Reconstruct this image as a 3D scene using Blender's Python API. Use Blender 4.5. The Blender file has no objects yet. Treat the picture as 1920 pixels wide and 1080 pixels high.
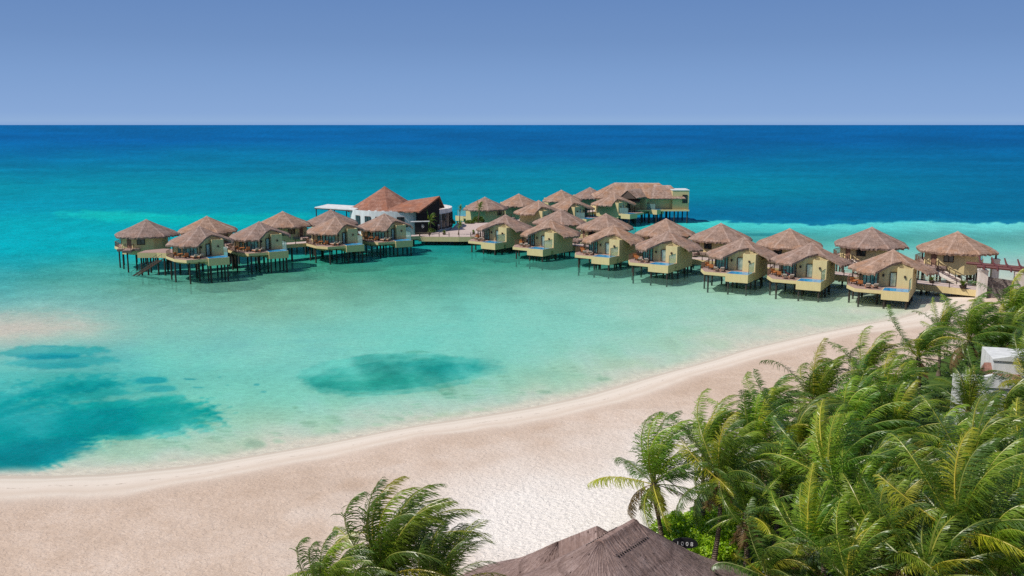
import bpy, math, random
import numpy as np
from mathutils import Vector, Matrix

C = bpy.context.scene
col = C.collection
R = math.radians
random.seed(7)

# ------------------------------------------------------------------ camera
F = 1750.0            # focal length in photograph pixels (1920 wide)
PITCH = math.atan(306.0 / F)
CAMZ = 27.0
cam_d = bpy.data.cameras.new('camera')
cam_d.sensor_width = 36.0
cam_d.lens = F / 1920.0 * 36.0
cam_d.clip_start = 0.5
cam_d.clip_end = 400000.0
cam = bpy.data.objects.new('camera', cam_d)
col.objects.link(cam)
cam.location = (0, 0, CAMZ)
cam.rotation_euler = (math.pi / 2 - PITCH, 0, 0)
C.camera = cam

# ------------------------------------------------------------------ light
SUN_EL = R(52)
SUN_AZ = math.atan2(-0.93, -0.36)      # clockwise from +Y
sdir = Vector((math.sin(SUN_AZ) * math.cos(SUN_EL), math.cos(SUN_AZ) * math.cos(SUN_EL), math.sin(SUN_EL)))
sun_d = bpy.data.lights.new('sun', 'SUN')
sun_d.energy = 4.3
sun_d.angle = R(0.5)
sun_d.color = (1.0, 0.955, 0.89)
sun = bpy.data.objects.new('sun', sun_d)
col.objects.link(sun)
sun.rotation_euler = (-sdir).to_track_quat('-Z', 'Y').to_euler()
sun.location = (0, 0, 80)

world = bpy.data.worlds.new('World')
C.world = world
world.use_nodes = True
nt = world.node_tree
nt.nodes.clear()
o_ = nt.nodes.new('ShaderNodeOutputWorld')
b_ = nt.nodes.new('ShaderNodeBackground')
s_ = nt.nodes.new('ShaderNodeTexSky')
s_.sky_type = 'NISHITA'
s_.sun_disc = False
s_.sun_elevation = SUN_EL
s_.sun_rotation = SUN_AZ
s_.air_density = 1.0
s_.dust_density = 0.6
s_.ozone_density = 2.5
tc = nt.nodes.new('ShaderNodeTexCoord')
sp = nt.nodes.new('ShaderNodeSeparateXYZ')
rp = nt.nodes.new('ShaderNodeValToRGB')
SKS = 0.1
el = rp.color_ramp.elements
el[0].position = 0.0
el[0].color = (.245, .395, .68, 1)
el[1].position = 0.17
el[1].color = (.075, .165, .40, 1)
for p_, c_ in ((.002, (.29, .44, .69)), (.012, (.248, .395, .672)), (.05, (.205, .345, .62)), (.085, (.165, .29, .55)), (.125, (.138, .255, .515))):
    e = el.new(p_)
    e.color = (*c_, 1)
mul = nt.nodes.new('ShaderNodeVectorMath')
mul.operation = 'SCALE'
mul.inputs['Scale'].default_value = 1.0 / SKS
mr = nt.nodes.new('ShaderNodeMapRange')
mr.inputs['From Min'].default_value = .14
mr.inputs['From Max'].default_value = .5
mixw = nt.nodes.new('ShaderNodeMix')
mixw.data_type = 'RGBA'
L = nt.links.new
L(tc.outputs['Generated'], sp.inputs[0])
L(sp.outputs['Z'], rp.inputs[0])
L(sp.outputs['Z'], mr.inputs['Value'])
L(rp.outputs['Color'], mul.inputs[0])
L(mr.outputs['Result'], mixw.inputs['Factor'])
L(mul.outputs[0], mixw.inputs['A'])
L(s_.outputs[0], mixw.inputs['B'])
L(mixw.outputs['Result'], b_.inputs[0])
b_.inputs[1].default_value = SKS
L(b_.outputs[0], o_.inputs[0])

C.view_settings.view_transform = 'Standard'
C.view_settings.look = 'None'
C.view_settings.exposure = 0.0
C.view_settings.gamma = 1.0
C.cycles.max_bounces = 8
C.cycles.transparent_max_bounces = 24
C.cycles.diffuse_bounces = 3
C.cycles.use_denoising = False


# ------------------------------------------------------------------ helpers
def P(px, py, z):
    """point on the level z that the photograph shows at pixel px, py"""
    dx = (px - 960) / F
    dy = (540 - py) / F
    d = Vector((dx, math.cos(PITCH) + dy * math.sin(PITCH), -math.sin(PITCH) + dy * math.cos(PITCH)))
    t = (z - CAMZ) / d.z
    return Vector((d.x * t, d.y * t, z))


def lin(c):
    return tuple(((x / 255.0) / 12.92 if x / 255.0 <= .04045 else ((x / 255.0 + .055) / 1.055) ** 2.4) for x in c)


class NT:
    def __init__(s, name):
        s.m = bpy.data.materials.new(name)
        s.m.use_nodes = True
        s.t = s.m.node_tree
        s.t.nodes.clear()
        s.out = s.t.nodes.new('ShaderNodeOutputMaterial')

    def n(s, typ, ins=None, **kw):
        nd = s.t.nodes.new('ShaderNode' + typ)
        for k, v in kw.items():
            setattr(nd, k, v)
        if ins:
            for k, v in ins.items():
                sock = nd.inputs[k]
                if hasattr(v, 'is_output') or isinstance(v, bpy.types.NodeSocket):
                    s.t.links.new(v, sock)
                else:
                    sock.default_value = v
        return nd

    def ramp(s, fac, stops):
        r = s.n('ValToRGB', {0: fac})
        e = r.color_ramp.elements
        e[0].position, e[0].color = stops[0][0], (*stops[0][1], 1)
        e[1].position, e[1].color = stops[-1][0], (*stops[-1][1], 1)
        for p, c in stops[1:-1]:
            x = e.new(p)
            x.color = (*c, 1)
        return r.outputs[0]

    def mix(s, f, a, b, blend='MIX'):
        m = s.n('Mix', data_type='RGBA', blend_type=blend)
        for k, v in ((0, f), (6, a), (7, b)):
            if isinstance(v, bpy.types.NodeSocket):
                s.t.links.new(v, m.inputs[k])
            else:
                m.inputs[k].default_value = v if k == 0 else ((*v, 1) if len(v) == 3 else v)
        return m.outputs[2]

    def math(s, op, a, b=0.0, c=None):
        ins = {0: a, 1: b}
        if c is not None:
            ins[2] = c
        return s.n('Math', ins, operation=op).outputs[0]

    def coord(s, kind='Object', scale=(1, 1, 1), rot=(0, 0, 0)):
        t = s.n('TexCoord')
        return s.n('Mapping', {'Vector': t.outputs[kind], 'Scale': scale, 'Rotation': rot}).outputs[0]

    def wpos(s, scale=(1, 1, 1), rot=(0, 0, 0)):
        g = s.n('NewGeometry')
        return s.n('Mapping', {'Vector': g.outputs['Position'], 'Scale': scale, 'Rotation': rot}).outputs[0]

    def noise(s, vec, scale=1.0, detail=4.0, rough=.55, dist=0.0):
        return s.n('TexNoise', {'Vector': vec, 'Scale': scale, 'Detail': detail, 'Roughness': rough, 'Distortion': dist}).outputs['Fac']

    def bump(s, h, dist=.05, strength=1.0, normal=None):
        ins = {'Height': h, 'Distance': dist, 'Strength': strength}
        if normal is not None:
            ins['Normal'] = normal
        return s.n('Bump', ins).outputs[0]

    def pbr(s, color, rough=.8, normal=None, spec=.3, metal=0.0, **more):
        ins = {'Base Color': color if isinstance(color, bpy.types.NodeSocket) else (*color, 1), 'Roughness': rough,
               'Specular IOR Level': spec, 'Metallic': metal}
        ins.update(more)
        if normal is not None:
            ins['Normal'] = normal
        p = s.n('BsdfPrincipled', ins)
        s.t.links.new(p.outputs[0], s.out.inputs[0])
        return s.m


M = {}


def plain(name, c, rough=.7, var=.12, scale=3.0, spec=.3, metal=0.0, bump=.01):
    t = NT(name)
    v = t.coord('Object')
    f = t.noise(v, scale, 5, .6)
    f2 = t.noise(v, scale * 9, 3, .6)
    a = tuple(x * (1 - var) for x in c)
    b = tuple(min(1, x * (1 + var)) for x in c)
    cc = t.ramp(t.math('ADD', t.math('MULTIPLY', f, .65), t.math('MULTIPLY', f2, .35)), [(.3, a), (.7, b)])
    M[name] = t.pbr(cc, rough, t.bump(f2, bump), spec, metal)
    return M[name]


# walls: khaki-yellow stucco with faint rain streaks
t = NT('stucco')
v = t.coord('Object')
st = t.noise(t.coord('Object', (1.6, 1.6, .22)), 2.0, 5, .65)
bl = t.noise(v, .9, 4, .6)
c = t.ramp(st, [(.25, (.54, .42, .205)), (.5, (.63, .495, .25)), (.8, (.67, .53, .28))])
c = t.mix(t.math('MULTIPLY', bl, .35), c, (.52, .43, .22))
M['stucco'] = t.pbr(c, .85, t.bump(t.noise(v, 14, 4, .7), .015), .2)
t = NT('pale_stucco')
v = t.coord('Object')
c = t.ramp(t.noise(t.coord('Object', (1.2, 1.2, .3)), 2, 5, .6), [(.3, (.58, .50, .42)), (.7, (.74, .67, .60))])
M['pale_stucco'] = t.pbr(c, .85, t.bump(t.noise(v, 10, 4, .7), .015), .2)
t = NT('white_paint')
v = t.coord('Object')
c = t.ramp(t.noise(t.coord('Object', (1, 1, .25)), 1.5, 5, .65), [(.3, (.52, .52, .50)), (.65, (.70, .70, .68))])
M['white_paint'] = t.pbr(c, .7, t.bump(t.noise(v, 9, 4, .7), .01), .25)

# thatch: uv.x runs round the roof in metres, uv.y down the slope in metres
def thatch(name, lo, mid, hi, patch, fib=7.0, course=1.15, bump=.06, hips=False):
    t = NT(name)
    uv = t.n('TexCoord').outputs['UV']
    fibre = t.noise(t.n('Mapping', {'Vector': uv, 'Scale': (fib, .9, 1)}).outputs[0], 1.0, 6, .7, .4)
    blot = t.noise(t.coord('Object'), .55, 5, .62)
    fine = t.noise(t.coord('Object'), 6.0, 4, .7)
    wob = t.math('MULTIPLY', t.noise(t.coord('Object'), 2.0, 3, .6), .55)
    sy = t.n('SeparateXYZ', {0: uv}).outputs[1]
    crs = t.math('FRACT', t.math('DIVIDE', t.math('ADD', sy, wob), course))
    f = t.math('ADD', t.math('MULTIPLY', fibre, .5), t.math('ADD', t.math('MULTIPLY', blot, .3), t.math('MULTIPLY', fine, .2)))
    c = t.ramp(f, [(.37, lo), (.5, mid), (.63, hi)])
    c = t.mix(t.ramp(t.noise(t.coord('Object'), .4, 4, .6), [(.48, (0, 0, 0)), (.68, (.8, .8, .8))]), c, patch)
    edge = t.ramp(crs, [(0, (.0, .0, .0)), (.86, (.0, .0, .0)), (.97, (.45, .45, .45))])
    c = t.mix(edge, c, lo)
    if hips:  # hip and apex highlights mixed into the colour as paler thatch
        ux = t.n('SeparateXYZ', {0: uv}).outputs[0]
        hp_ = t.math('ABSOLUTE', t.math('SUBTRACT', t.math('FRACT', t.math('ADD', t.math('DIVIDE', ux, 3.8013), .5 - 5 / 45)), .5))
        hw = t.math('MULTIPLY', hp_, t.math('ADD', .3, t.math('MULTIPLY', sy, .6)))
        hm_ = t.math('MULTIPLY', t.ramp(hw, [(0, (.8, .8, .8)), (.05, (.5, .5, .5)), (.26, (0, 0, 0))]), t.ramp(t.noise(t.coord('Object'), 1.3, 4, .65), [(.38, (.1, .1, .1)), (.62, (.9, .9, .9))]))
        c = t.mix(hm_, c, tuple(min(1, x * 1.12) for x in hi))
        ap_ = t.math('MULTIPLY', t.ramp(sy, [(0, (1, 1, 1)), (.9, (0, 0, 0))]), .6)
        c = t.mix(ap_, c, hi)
    speck = t.ramp(t.noise(t.coord('Object'), 3.4, 2, .5), [(.66, (0, 0, 0)), (.72, (.8, .8, .8))])
    c = t.mix(speck, c, tuple(x * .45 for x in lo))
    h = t.math('ADD', t.math('MULTIPLY', fibre, .8), t.math('ADD', t.math('MULTIPLY', crs, .5), t.math('MULTIPLY', fine, .5)))
    oi = t.n('ObjectInfo').outputs['Random']
    c = t.n('HueSaturation', {'Hue': t.math('ADD', .497, t.math('MULTIPLY', oi, .008)), 'Saturation': t.math('ADD', .88, t.math('MULTIPLY', oi, .25)), 'Value': t.math('ADD', .88, t.math('MULTIPLY', oi, .24)), 'Color': c}).outputs[0]
    M[name] = t.pbr(c, .95, t.bump(h, bump, .8), .1)


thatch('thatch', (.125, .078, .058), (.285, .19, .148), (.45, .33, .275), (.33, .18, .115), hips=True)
thatch('thatch_red', (.15, .065, .045), (.29, .14, .10), (.42, .27, .215), (.33, .13, .075), bump=.09)
thatch('thatch_grey', (.10, .062, .052), (.265, .182, .158), (.44, .33, .295), (.22, .145, .12), fib=9.0, course=2.4, bump=.11)

plain('dark_wood', (.045, .028, .02), .7, .35, 4)
plain('post_wood', (.05, .038, .03), .85, .35, 3)
plain('brown_wood', (.19, .10, .065), .7, .25, 4)
plain('orange_wood', (.42, .15, .045), .55, .2, 5)
plain('red_beam', (.12, .035, .032), .55, .2, 3)
plain('terracotta', (.34, .14, .08), .8, .3, 5)
plain('black_panel', (.012, .013, .016), .8, .2, 3)
plain('dark_fabric', (.02, .02, .03), .9, .2, 6)
plain('white_cloth', (.72, .71, .68), .9, .08, 6)
plain('beige_cloth', (.42, .33, .27), .9, .1, 6)
plain('pink_cloth', (.55, .33, .29), .9, .1, 6)
plain('blue_cloth', (.12, .2, .42), .9, .1, 6)
plain('maroon_cloth', (.16, .03, .04), .9, .1, 6)
plain('skin', (.42, .24, .16), .6, .05, 6)
plain('hair', (.03, .02, .015), .6, .1, 6)
plain('metal', (.25, .25, .25), .4, .1, 6, metal=.8)
plain('coconut', (.20, .26, .04), .5, .2, 9)
plain('rope', (.30, .24, .16), .9, .2, 9)
plain('void', (.006, .006, .006), .9, .1, 2)

# deck boards
t = NT('decking')
v = t.coord('Object')
br = t.n('TexBrick', {'Vector': v, 'Scale': 1.0, 'Color1': (.40, .26, .215, 1), 'Color2': (.33, .21, .17, 1), 'Mortar': (.12, .075, .06, 1),
                      'Mortar Size': .012, 'Brick Width': 2.4, 'Row Height': .16})
c = t.mix(t.math('MULTIPLY', t.noise(v, 1.3, 4, .6), .5), br.outputs[0], (.50, .38, .33))
M['decking'] = t.pbr(c, .8, t.bump(br.outputs[1], -.01), .2)
t = NT('paving')
v = t.coord('Object')
br = t.n('TexBrick', {'Vector': v, 'Scale': 1.0, 'Color1': (.54, .42, .37, 1), 'Color2': (.48, .37, .33, 1), 'Mortar': (.30, .23, .2, 1),
                      'Mortar Size': .012, 'Brick Width': 1.2, 'Row Height': .6})
c = t.mix(t.math('MULTIPLY', t.noise(v, .7, 4, .6), .5), br.outputs[0], (.58, .48, .44))
M['paving'] = t.pbr(c, .8, t.bump(br.outputs[1], -.01), .2)
# rubble stone
t = NT('rubble')
v = t.coord('Object')
vo = t.n('TexVoronoi', {'Vector': v, 'Scale': 4.5}, feature='F1')
vd = t.n('TexVoronoi', {'Vector': v, 'Scale': 4.5}, feature='DISTANCE_TO_EDGE')
c = t.ramp(t.n('SeparateXYZ', {0: vo.outputs['Color']}).outputs[0], [(0, (.11, .09, .08)), (.5, (.20, .165, .145)), (1, (.30, .25, .22))])
c = t.mix(t.ramp(vd.outputs['Distance'], [(0, (1, 1, 1)), (.06, (0, 0, 0))]), c, (.07, .06, .05))
M['rubble'] = t.pbr(c, .9, t.bump(vd.outputs['Distance'], .08), .2)
# glass: teal reflective panes
t = NT('pane_glass')
v = t.coord('Object')
c = t.ramp(t.noise(v, 1.4, 3, .6), [(.35, (.05, .22, .21)), (.65, (.22, .56, .52))])
M['pane_glass'] = t.pbr(c, .08, None, .8)
t = NT('dark_glass')
M['dark_glass'] = t.pbr(t.ramp(t.noise(t.coord('Object'), 1.2, 3, .5), [(.35, (.012, .016, .02)), (.65, (.06, .08, .085))]), .1, None, .6)
t = NT('frosted_pane')
M['frosted_pane'] = t.pbr(t.ramp(t.noise(t.coord('Object'), 1.2, 3, .5), [(.35, (.32, .50, .46)), (.65, (.55, .68, .62))]), .2, None, .5)
t = NT('clear_glass')
tr = t.n('BsdfTransparent', {0: (.80, .93, .92, 1)})
gl = t.n('BsdfGlossy', {'Color': (.8, .95, .95, 1), 'Roughness': .05})
di = t.n('BsdfDiffuse', {'Color': (.45, .62, .60, 1)})
m1 = t.n('MixShader', {0: .22, 1: tr.outputs[0], 2: di.outputs[0]})
m2 = t.n('MixShader', {0: .18, 1: m1.outputs[0], 2: gl.outputs[0]})
t.t.links.new(m2.outputs[0], t.out.inputs[0])
M['clear_glass'] = t.m
t = NT('pool_water')
v = t.coord('Object')
c = t.ramp(t.noise(v, 1.1, 4, .6), [(.32, (.0, .13, .42)), (.5, (.0, .28, .60)), (.66, (.03, .48, .70))])
M['pool_water'] = t.pbr(c, .08, t.bump(t.noise(v, 5, 3, .6), .02), .5)


# foliage with a per-vertex tint
def leafmat(name, val=1.0):
    t = NT(name)
    a = t.n('Attribute', attribute_name='tint').outputs['Color']
    oi = t.n('ObjectInfo').outputs['Random']
    c = t.n('HueSaturation', {'Hue': t.math('ADD', .49, t.math('MULTIPLY', oi, .02)), 'Saturation': 1.0,
                              'Value': t.math('MULTIPLY', t.math('ADD', .85, t.math('MULTIPLY', oi, .3)), val), 'Color': a}).outputs[0]
    p = t.n('BsdfPrincipled', {'Base Color': c, 'Roughness': .36, 'Specular IOR Level': .6})
    tl = t.n('BsdfTranslucent', {'Color': t.mix(1.0, c, (1.5, 1.7, .5), 'MULTIPLY')})
    mx = t.n('MixShader', {0: .3, 1: p.outputs[0], 2: tl.outputs[0]})
    t.t.links.new(mx.outputs[0], t.out.inputs[0])
    M[name] = t.m


leafmat('leaf')
t = NT('palm_bark')
v = t.coord('Object')
w = t.n('TexWave', {'Vector': v, 'Scale': 2.6, 'Distortion': 2.5, 'Detail': 3, 'Detail Scale': 2.0}, wave_type='BANDS', bands_direction='Z')
c = t.ramp(t.math('ADD', t.math('MULTIPLY', w.outputs['Fac'], .5), t.math('MULTIPLY', t.noise(v, 6, 4, .7), .5)), [(.25, (.07, .05, .035)), (.7, (.24, .18, .13))])
M['palm_bark'] = t.pbr(c, .9, t.bump(w.outputs['Fac'], .03), .15)


class MB:
    def __init__(s):
        s.v = []
        s.f = []
        s.uv = None
        s.tint = None

    def box(s, x0, x1, y0, y1, z0, z1):
        b = len(s.v)
        s.v += [(x0, y0, z0), (x1, y0, z0), (x1, y1, z0), (x0, y1, z0), (x0, y0, z1), (x1, y0, z1), (x1, y1, z1), (x0, y1, z1)]
        s.f += [(b, b + 3, b + 2, b + 1), (b + 4, b + 5, b + 6, b + 7), (b, b + 1, b + 5, b + 4), (b + 1, b + 2, b + 6, b + 5),
                (b + 2, b + 3, b + 7, b + 6), (b + 3, b, b + 4, b + 7)]
        return s

    def prism(s, poly, z0, z1):
        b = len(s.v)
        n = len(poly)
        zz0 = z0 if hasattr(z0, '__len__') else [z0] * n
        zz1 = z1 if hasattr(z1, '__len__') else [z1] * n
        s.v += [(p[0], p[1], zz0[i]) for i, p in enumerate(poly)] + [(p[0], p[1], zz1[i]) for i, p in enumerate(poly)]
        s.f.append(tuple(b + n - 1 - i for i in range(n)))
        s.f.append(tuple(b + n + i for i in range(n)))
        for i in range(n):
            j = (i + 1) % n
            s.f.append((b + i, b + j, b + n + j, b + n + i))
        return s

    def beam(s, p, q, w, h):
        """bar from p to q, w wide sideways, h high"""
        p, q = Vector(p), Vector(q)
        d = (q - p).normalized()
        side = d.cross(Vector((0, 0, 1)))
        if side.length < 1e-4:
            side = Vector((1, 0, 0))
        side.normalize()
        up = side.cross(d).normalized()
        b = len(s.v)
        for c in (p, q):
            for a, k in ((-1, -1), (1, -1), (1, 1), (-1, 1)):
                s.v.append(tuple(c + side * a * w / 2 + up * k * h / 2))
        s.f += [(b, b + 1, b + 2, b + 3), (b + 7, b + 6, b + 5, b + 4)]
        for i in range(4):
            j = (i + 1) % 4
            s.f.append((b + j, b + i, b + 4 + i, b + 4 + j))
        return s

    def tube(s, pts, radii, n=8, cap=True):
        b = len(s.v)
        pts = [Vector(p) for p in pts]
        k = len(pts)
        for i, p in enumerate(pts):
            d = (pts[min(i + 1, k - 1)] - pts[max(i - 1, 0)]).normalized()
            a = d.cross(Vector((0, 0, 1)))
            if a.length < 1e-3:
                a = Vector((1, 0, 0))
            a.normalize()
            c = a.cross(d).normalized()
            r = radii[i] if hasattr(radii, '__len__') else radii
            for j in range(n):
                t_ = 2 * math.pi * j / n
                s.v.append(tuple(p + a * math.cos(t_) * r + c * math.sin(t_) * r))
        for i in range(k - 1):
            for j in range(n):
                j2 = (j + 1) % n
                s.f.append((b + i * n + j, b + i * n + j2, b + (i + 1) * n + j2, b + (i + 1) * n + j))
        if cap:
            s.f.append(tuple(b + j for j in reversed(range(n))))
            s.f.append(tuple(b + (k - 1) * n + j for j in range(n)))
        return s

    def ball(s, c, r, seg=8, rings=6, sz=1.0):
        b = len(s.v)
        c = Vector(c)
        for i in range(rings + 1):
            th = math.pi * i / rings
            for j in range(seg):
                ph = 2 * math.pi * j / seg
                s.v.append((c.x + r * math.sin(th) * math.cos(ph), c.y + r * math.sin(th) * math.sin(ph), c.z + r * sz * math.cos(th)))
        for i in range(rings):
            for j in range(seg):
                j2 = (j + 1) % seg
                s.f.append((b + i * seg + j, b + (i + 1) * seg + j, b + (i + 1) * seg + j2, b + i * seg + j2))
        return s

    def mesh(s, name, mat, mirror=False, smooth=False):
        me = bpy.data.meshes.new(name)
        v = [(-x, y, z) for x, y, z in s.v] if mirror else s.v
        f = [tuple(reversed(q)) for q in s.f] if mirror else s.f
        me.from_pydata(v, [], f)
        if s.uv is not None:
            ul = me.uv_layers.new(name='UVMap')
            vi = np.empty(len(me.loops), dtype=np.int32)
            me.loops.foreach_get('vertex_index', vi)
            ul.data.foreach_set('uv', np.asarray(s.uv, dtype=np.float32)[vi].ravel())
        if s.tint is not None:
            at = me.color_attributes.new('tint', 'FLOAT_COLOR', 'POINT')
            at.data.foreach_set('color', np.asarray(s.tint, dtype=np.float32).ravel())
        me.materials.append(M[mat])
        if smooth:
            me.polygons.foreach_set('use_smooth', [True] * len(me.polygons))
        me.update()
        return me


def obj(name, me, parent=None, loc=(0, 0, 0), rz=0.0):
    o = bpy.data.objects.new(name, me)
    col.objects.link(o)
    o.location = loc
    o.rotation_euler = (0, 0, rz)
    if parent is not None:
        o.parent = parent
    return o


def tag(o, label=None, cat=None, group=None, kind=None):
    if label:
        o['label'] = label
    if cat:
        o['category'] = cat
    if group:
        o['group'] = group
    if kind:
        o['kind'] = kind
    return o


def thing(name, label, cat, loc=(0, 0, 0), rz=0.0, group=None):
    return tag(obj(name, None, None, loc, rz), label, cat, group)


def kids(o):
    return [c for c in col.objects if c.parent == o]


PROTO_KIDS = {}


def dup(root, loc, rz, label, group=None):
    if root.name not in PROTO_KIDS:
        PROTO_KIDS[root.name] = [(c, kids(c)) for c in kids(root)]
    r = root.copy()
    col.objects.link(r)
    r.location = loc
    r.rotation_euler = (0, 0, rz)
    r['label'] = label
    if group:
        r['group'] = group
    for ch, gs in PROTO_KIDS[root.name]:
        c = ch.copy()
        col.objects.link(c)
        c.parent = r
        for g in gs:
            d = g.copy()
            col.objects.link(d)
            d.parent = c
    return r


# numpy value noise (world-space, for terrain and the water's depth map)
def vnoise(x, y, seed=0):
    xi = np.floor(x).astype(np.int64)
    yi = np.floor(y).astype(np.int64)
    xf = x - xi
    yf = y - yi

    def h(a, b):
        n = (a * 374761393 + b * 668265263 + seed * 1442695041) & 0xffffffff
        n = ((n ^ (n >> 13)) * 1274126177) & 0xffffffff
        return ((n ^ (n >> 16)) & 0xffff) / 65535.0
    u = xf * xf * (3 - 2 * xf)
    w = yf * yf * (3 - 2 * yf)
    return (h(xi, yi) * (1 - u) + h(xi + 1, yi) * u) * (1 - w) + (h(xi, yi + 1) * (1 - u) + h(xi + 1, yi + 1) * u) * w


def fbm(x, y, seed=0, o=4):
    r = 0
    a = .5
    for i in range(o):
        r = r + a * vnoise(x * 2 ** i, y * 2 ** i, seed + i)
        a *= .5
    return r / (1 - .5 ** o)


def grid_mesh(name, X, Y, Z, mat, attrs=None, smooth=True):
    ny, nx = X.shape
    v = np.stack([X, Y, Z], -1).reshape(-1, 3)
    i = np.arange(ny * nx).reshape(ny, nx)
    f = np.stack([i[:-1, :-1], i[:-1, 1:], i[1:, 1:], i[1:, :-1]], -1).reshape(-1, 4)
    me = bpy.data.meshes.new(name)
    me.vertices.add(len(v))
    me.vertices.foreach_set('co', v.astype(np.float32).ravel())
    me.loops.add(f.size)
    me.loops.foreach_set('vertex_index', f.astype(np.int32).ravel())
    me.polygons.add(len(f))
    me.polygons.foreach_set('loop_start', np.arange(0, f.size, 4, dtype=np.int32))
    me.update(calc_edges=True)
    if smooth:
        me.polygons.foreach_set('use_smooth', np.ones(len(f), dtype=bool))
    for k, a in (attrs or {}).items():
        if a.ndim == 3:
            at = me.color_attributes.new(k, 'FLOAT_COLOR', 'POINT')
            at.data.foreach_set('color', np.concatenate([a, np.ones(a.shape[:2] + (1,))], -1).astype(np.float32).ravel())
        else:
            at = me.attributes.new(k, 'FLOAT', 'POINT')
            at.data.foreach_set('value', a.astype(np.float32).ravel())
    me.materials.append(M[mat])
    return me


# ------------------------------------------------------------------ ground (sand, seabed) and water
shore_px = [(-500, 925), (-250, 905), (0, 893), (100, 893), (200, 889), (300, 879), (400, 867), (500, 850), (600, 833), (700, 813), (800, 795), (900, 780),
            (1000, 763), (1100, 741), (1200, 712), (1300, 685), (1400, 655), (1500, 632), (1600, 612), (1680, 597), (1730, 583), (1752, 566),
            (1790, 552), (1850, 538), (1930, 528)]
shore = [P(a, b, 0).xy for a, b in shore_px]
shore = [Vector((-2500, 25)), Vector((-300, 36))] + shore + [Vector((140, 152)), Vector((260, 150)), Vector((3000, 60))]
land_poly = shore + [Vector((3000, -3000)), Vector((-3000, -3000))]


def sdist(X, Y):
    d = np.full(X.shape, 1e9)
    for a, b in zip(shore[:-1], shore[1:]):
        e = b - a
        t_ = np.clip(((X - a.x) * e.x + (Y - a.y) * e.y) / e.length_squared, 0, 1)
        d = np.minimum(d, np.hypot(X - a.x - t_ * e.x, Y - a.y - t_ * e.y))
    ins = np.zeros(X.shape, dtype=bool)
    n = len(land_poly)
    for i in range(n):
        a, b = land_poly[i], land_poly[(i + 1) % n]
        c_ = (a.y > Y) != (b.y > Y)
        with np.errstate(divide='ignore', invalid='ignore'):
            xx = (b.x - a.x) * (Y - a.y) / (b.y - a.y) + a.x
        ins ^= c_ & (X < xx)
    return np.where(ins, d, -d)      # positive on land


def gz(d, X, Y):
    land = 1.15 * (1 - np.exp(-np.maximum(d, 0) / 9.0))
    sea = -1.9 * (1 - np.exp(np.minimum(d, 0) / 38.0)) - np.clip(-d, 0, 2) * .02
    z = np.where(d > 0, land, sea)
    z = z + (fbm(X * .12, Y * .12, 3) - .5) * .22 * np.clip(d / 8, 0, 1) + (fbm(X * .8, Y * .8, 9) - .5) * .06 * np.clip(d / 3, 0, 1)
    return z


def ground_z(x, y):
    X = np.array([[x]], dtype=float)
    Y = np.array([[y]], dtype=float)
    return float(gz(sdist(X, Y), X, Y)[0, 0])


xs = np.concatenate([-np.geomspace(70000, 135, 14), np.arange(-130, 131, .55), np.geomspace(135, 70000, 14)])
ys = np.concatenate([-np.geomspace(3000, 5, 6), np.arange(20, 120, .45), np.arange(120, 260, .8), np.geomspace(262, 70000, 14)])
X, Y = np.meshgrid(xs, ys)
D_ = sdist(X, Y)
Z = gz(D_, X, Y)

t = NT('sand')
v = t.wpos()
d_at = t.n('Attribute', attribute_name='inland').outputs['Fac']
lu = t.n('Attribute', attribute_name='lush').outputs['Fac']
dry = t.n('Attribute', attribute_name='dry').outputs['Fac']
big = t.noise(v, .07, 4, .6)
med = t.noise(v, .55, 5, .65)
fin = t.noise(v, 7.0, 4, .7)
sandc = t.ramp(t.math('ADD', t.math('MULTIPLY', big, .35), t.math('ADD', t.math('MULTIPLY', med, .3), t.math('MULTIPLY', fin, .35))),
               [(.36, (.45, .325, .235)), (.5, (.56, .425, .325)), (.64, (.66, .53, .43))])
sandc = t.mix(dry, sandc, (.80, .73, .655))
wet = t.ramp(d_at, [(0.0, (.62, .56, .45)), (.012, (.52, .445, .355)), (.055, (.55, .47, .38)), (.10, (.68, .60, .50)), (.14, (.64, .55, .45)), (.20, (.70, .61, .51)), (.30, (.69, .59, .49)), (.42, (.62, .51, .41)), (.50, (.68, .58, .48)), (.62, (.57, .455, .365))])
wf = t.ramp(t.math('ADD', d_at, t.math('MULTIPLY', t.math('SUBTRACT', med, .5), .35)), [(.45, (1, 1, 1)), (.8, (0, 0, 0))])
cc = t.mix(wf, sandc, wet)
# wrack line and little shells / weed
wl = t.math('ABSOLUTE', t.math('SUBTRACT', t.math('ADD', d_at, t.math('MULTIPLY', t.noise(v, .35, 4, .6), .12)), .36))
wk = t.math('MULTIPLY', t.ramp(wl, [(0, (1, 1, 1)), (.012, (0, 0, 0))]), t.ramp(t.noise(v, 2.2, 4, .7), [(.5, (0, 0, 0)), (.62, (.7, .7, .7))]))
cc = t.mix(wk, cc, (.20, .15, .10))
pit = t.n('TexVoronoi', {'Vector': t.n('Mapping', {'Vector': v, 'Scale': (1.0, 1.0, 1.0)}).outputs[0], 'Scale': 2.3, 'Randomness': 1.0}, feature='SMOOTH_F1').outputs['Distance']
pit2 = t.noise(t.wpos((1, 1.5, 1)), 2.9, 3, .55, .8)
hgt = t.math('ADD', t.math('MULTIPLY', pit, .5), t.math('MULTIPLY', pit2, 1.1))
hgt = t.math('ADD', hgt, t.math('MULTIPLY', fin, .28))
hs = t.math('MULTIPLY', t.ramp(d_at, [(.4, (.05, .05, .05)), (.75, (1, 1, 1))]), t.math('ADD', .5, t.math('MULTIPLY', dry, .35)))
gr = t.ramp(t.math('ADD', t.math('MULTIPLY', t.noise(v, 1.2, 4, .6), .5), t.math('MULTIPLY', t.noise(v, 9, 3, .7), .5)), [(.35, (.03, .055, .012)), (.65, (.10, .17, .03))])
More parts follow.
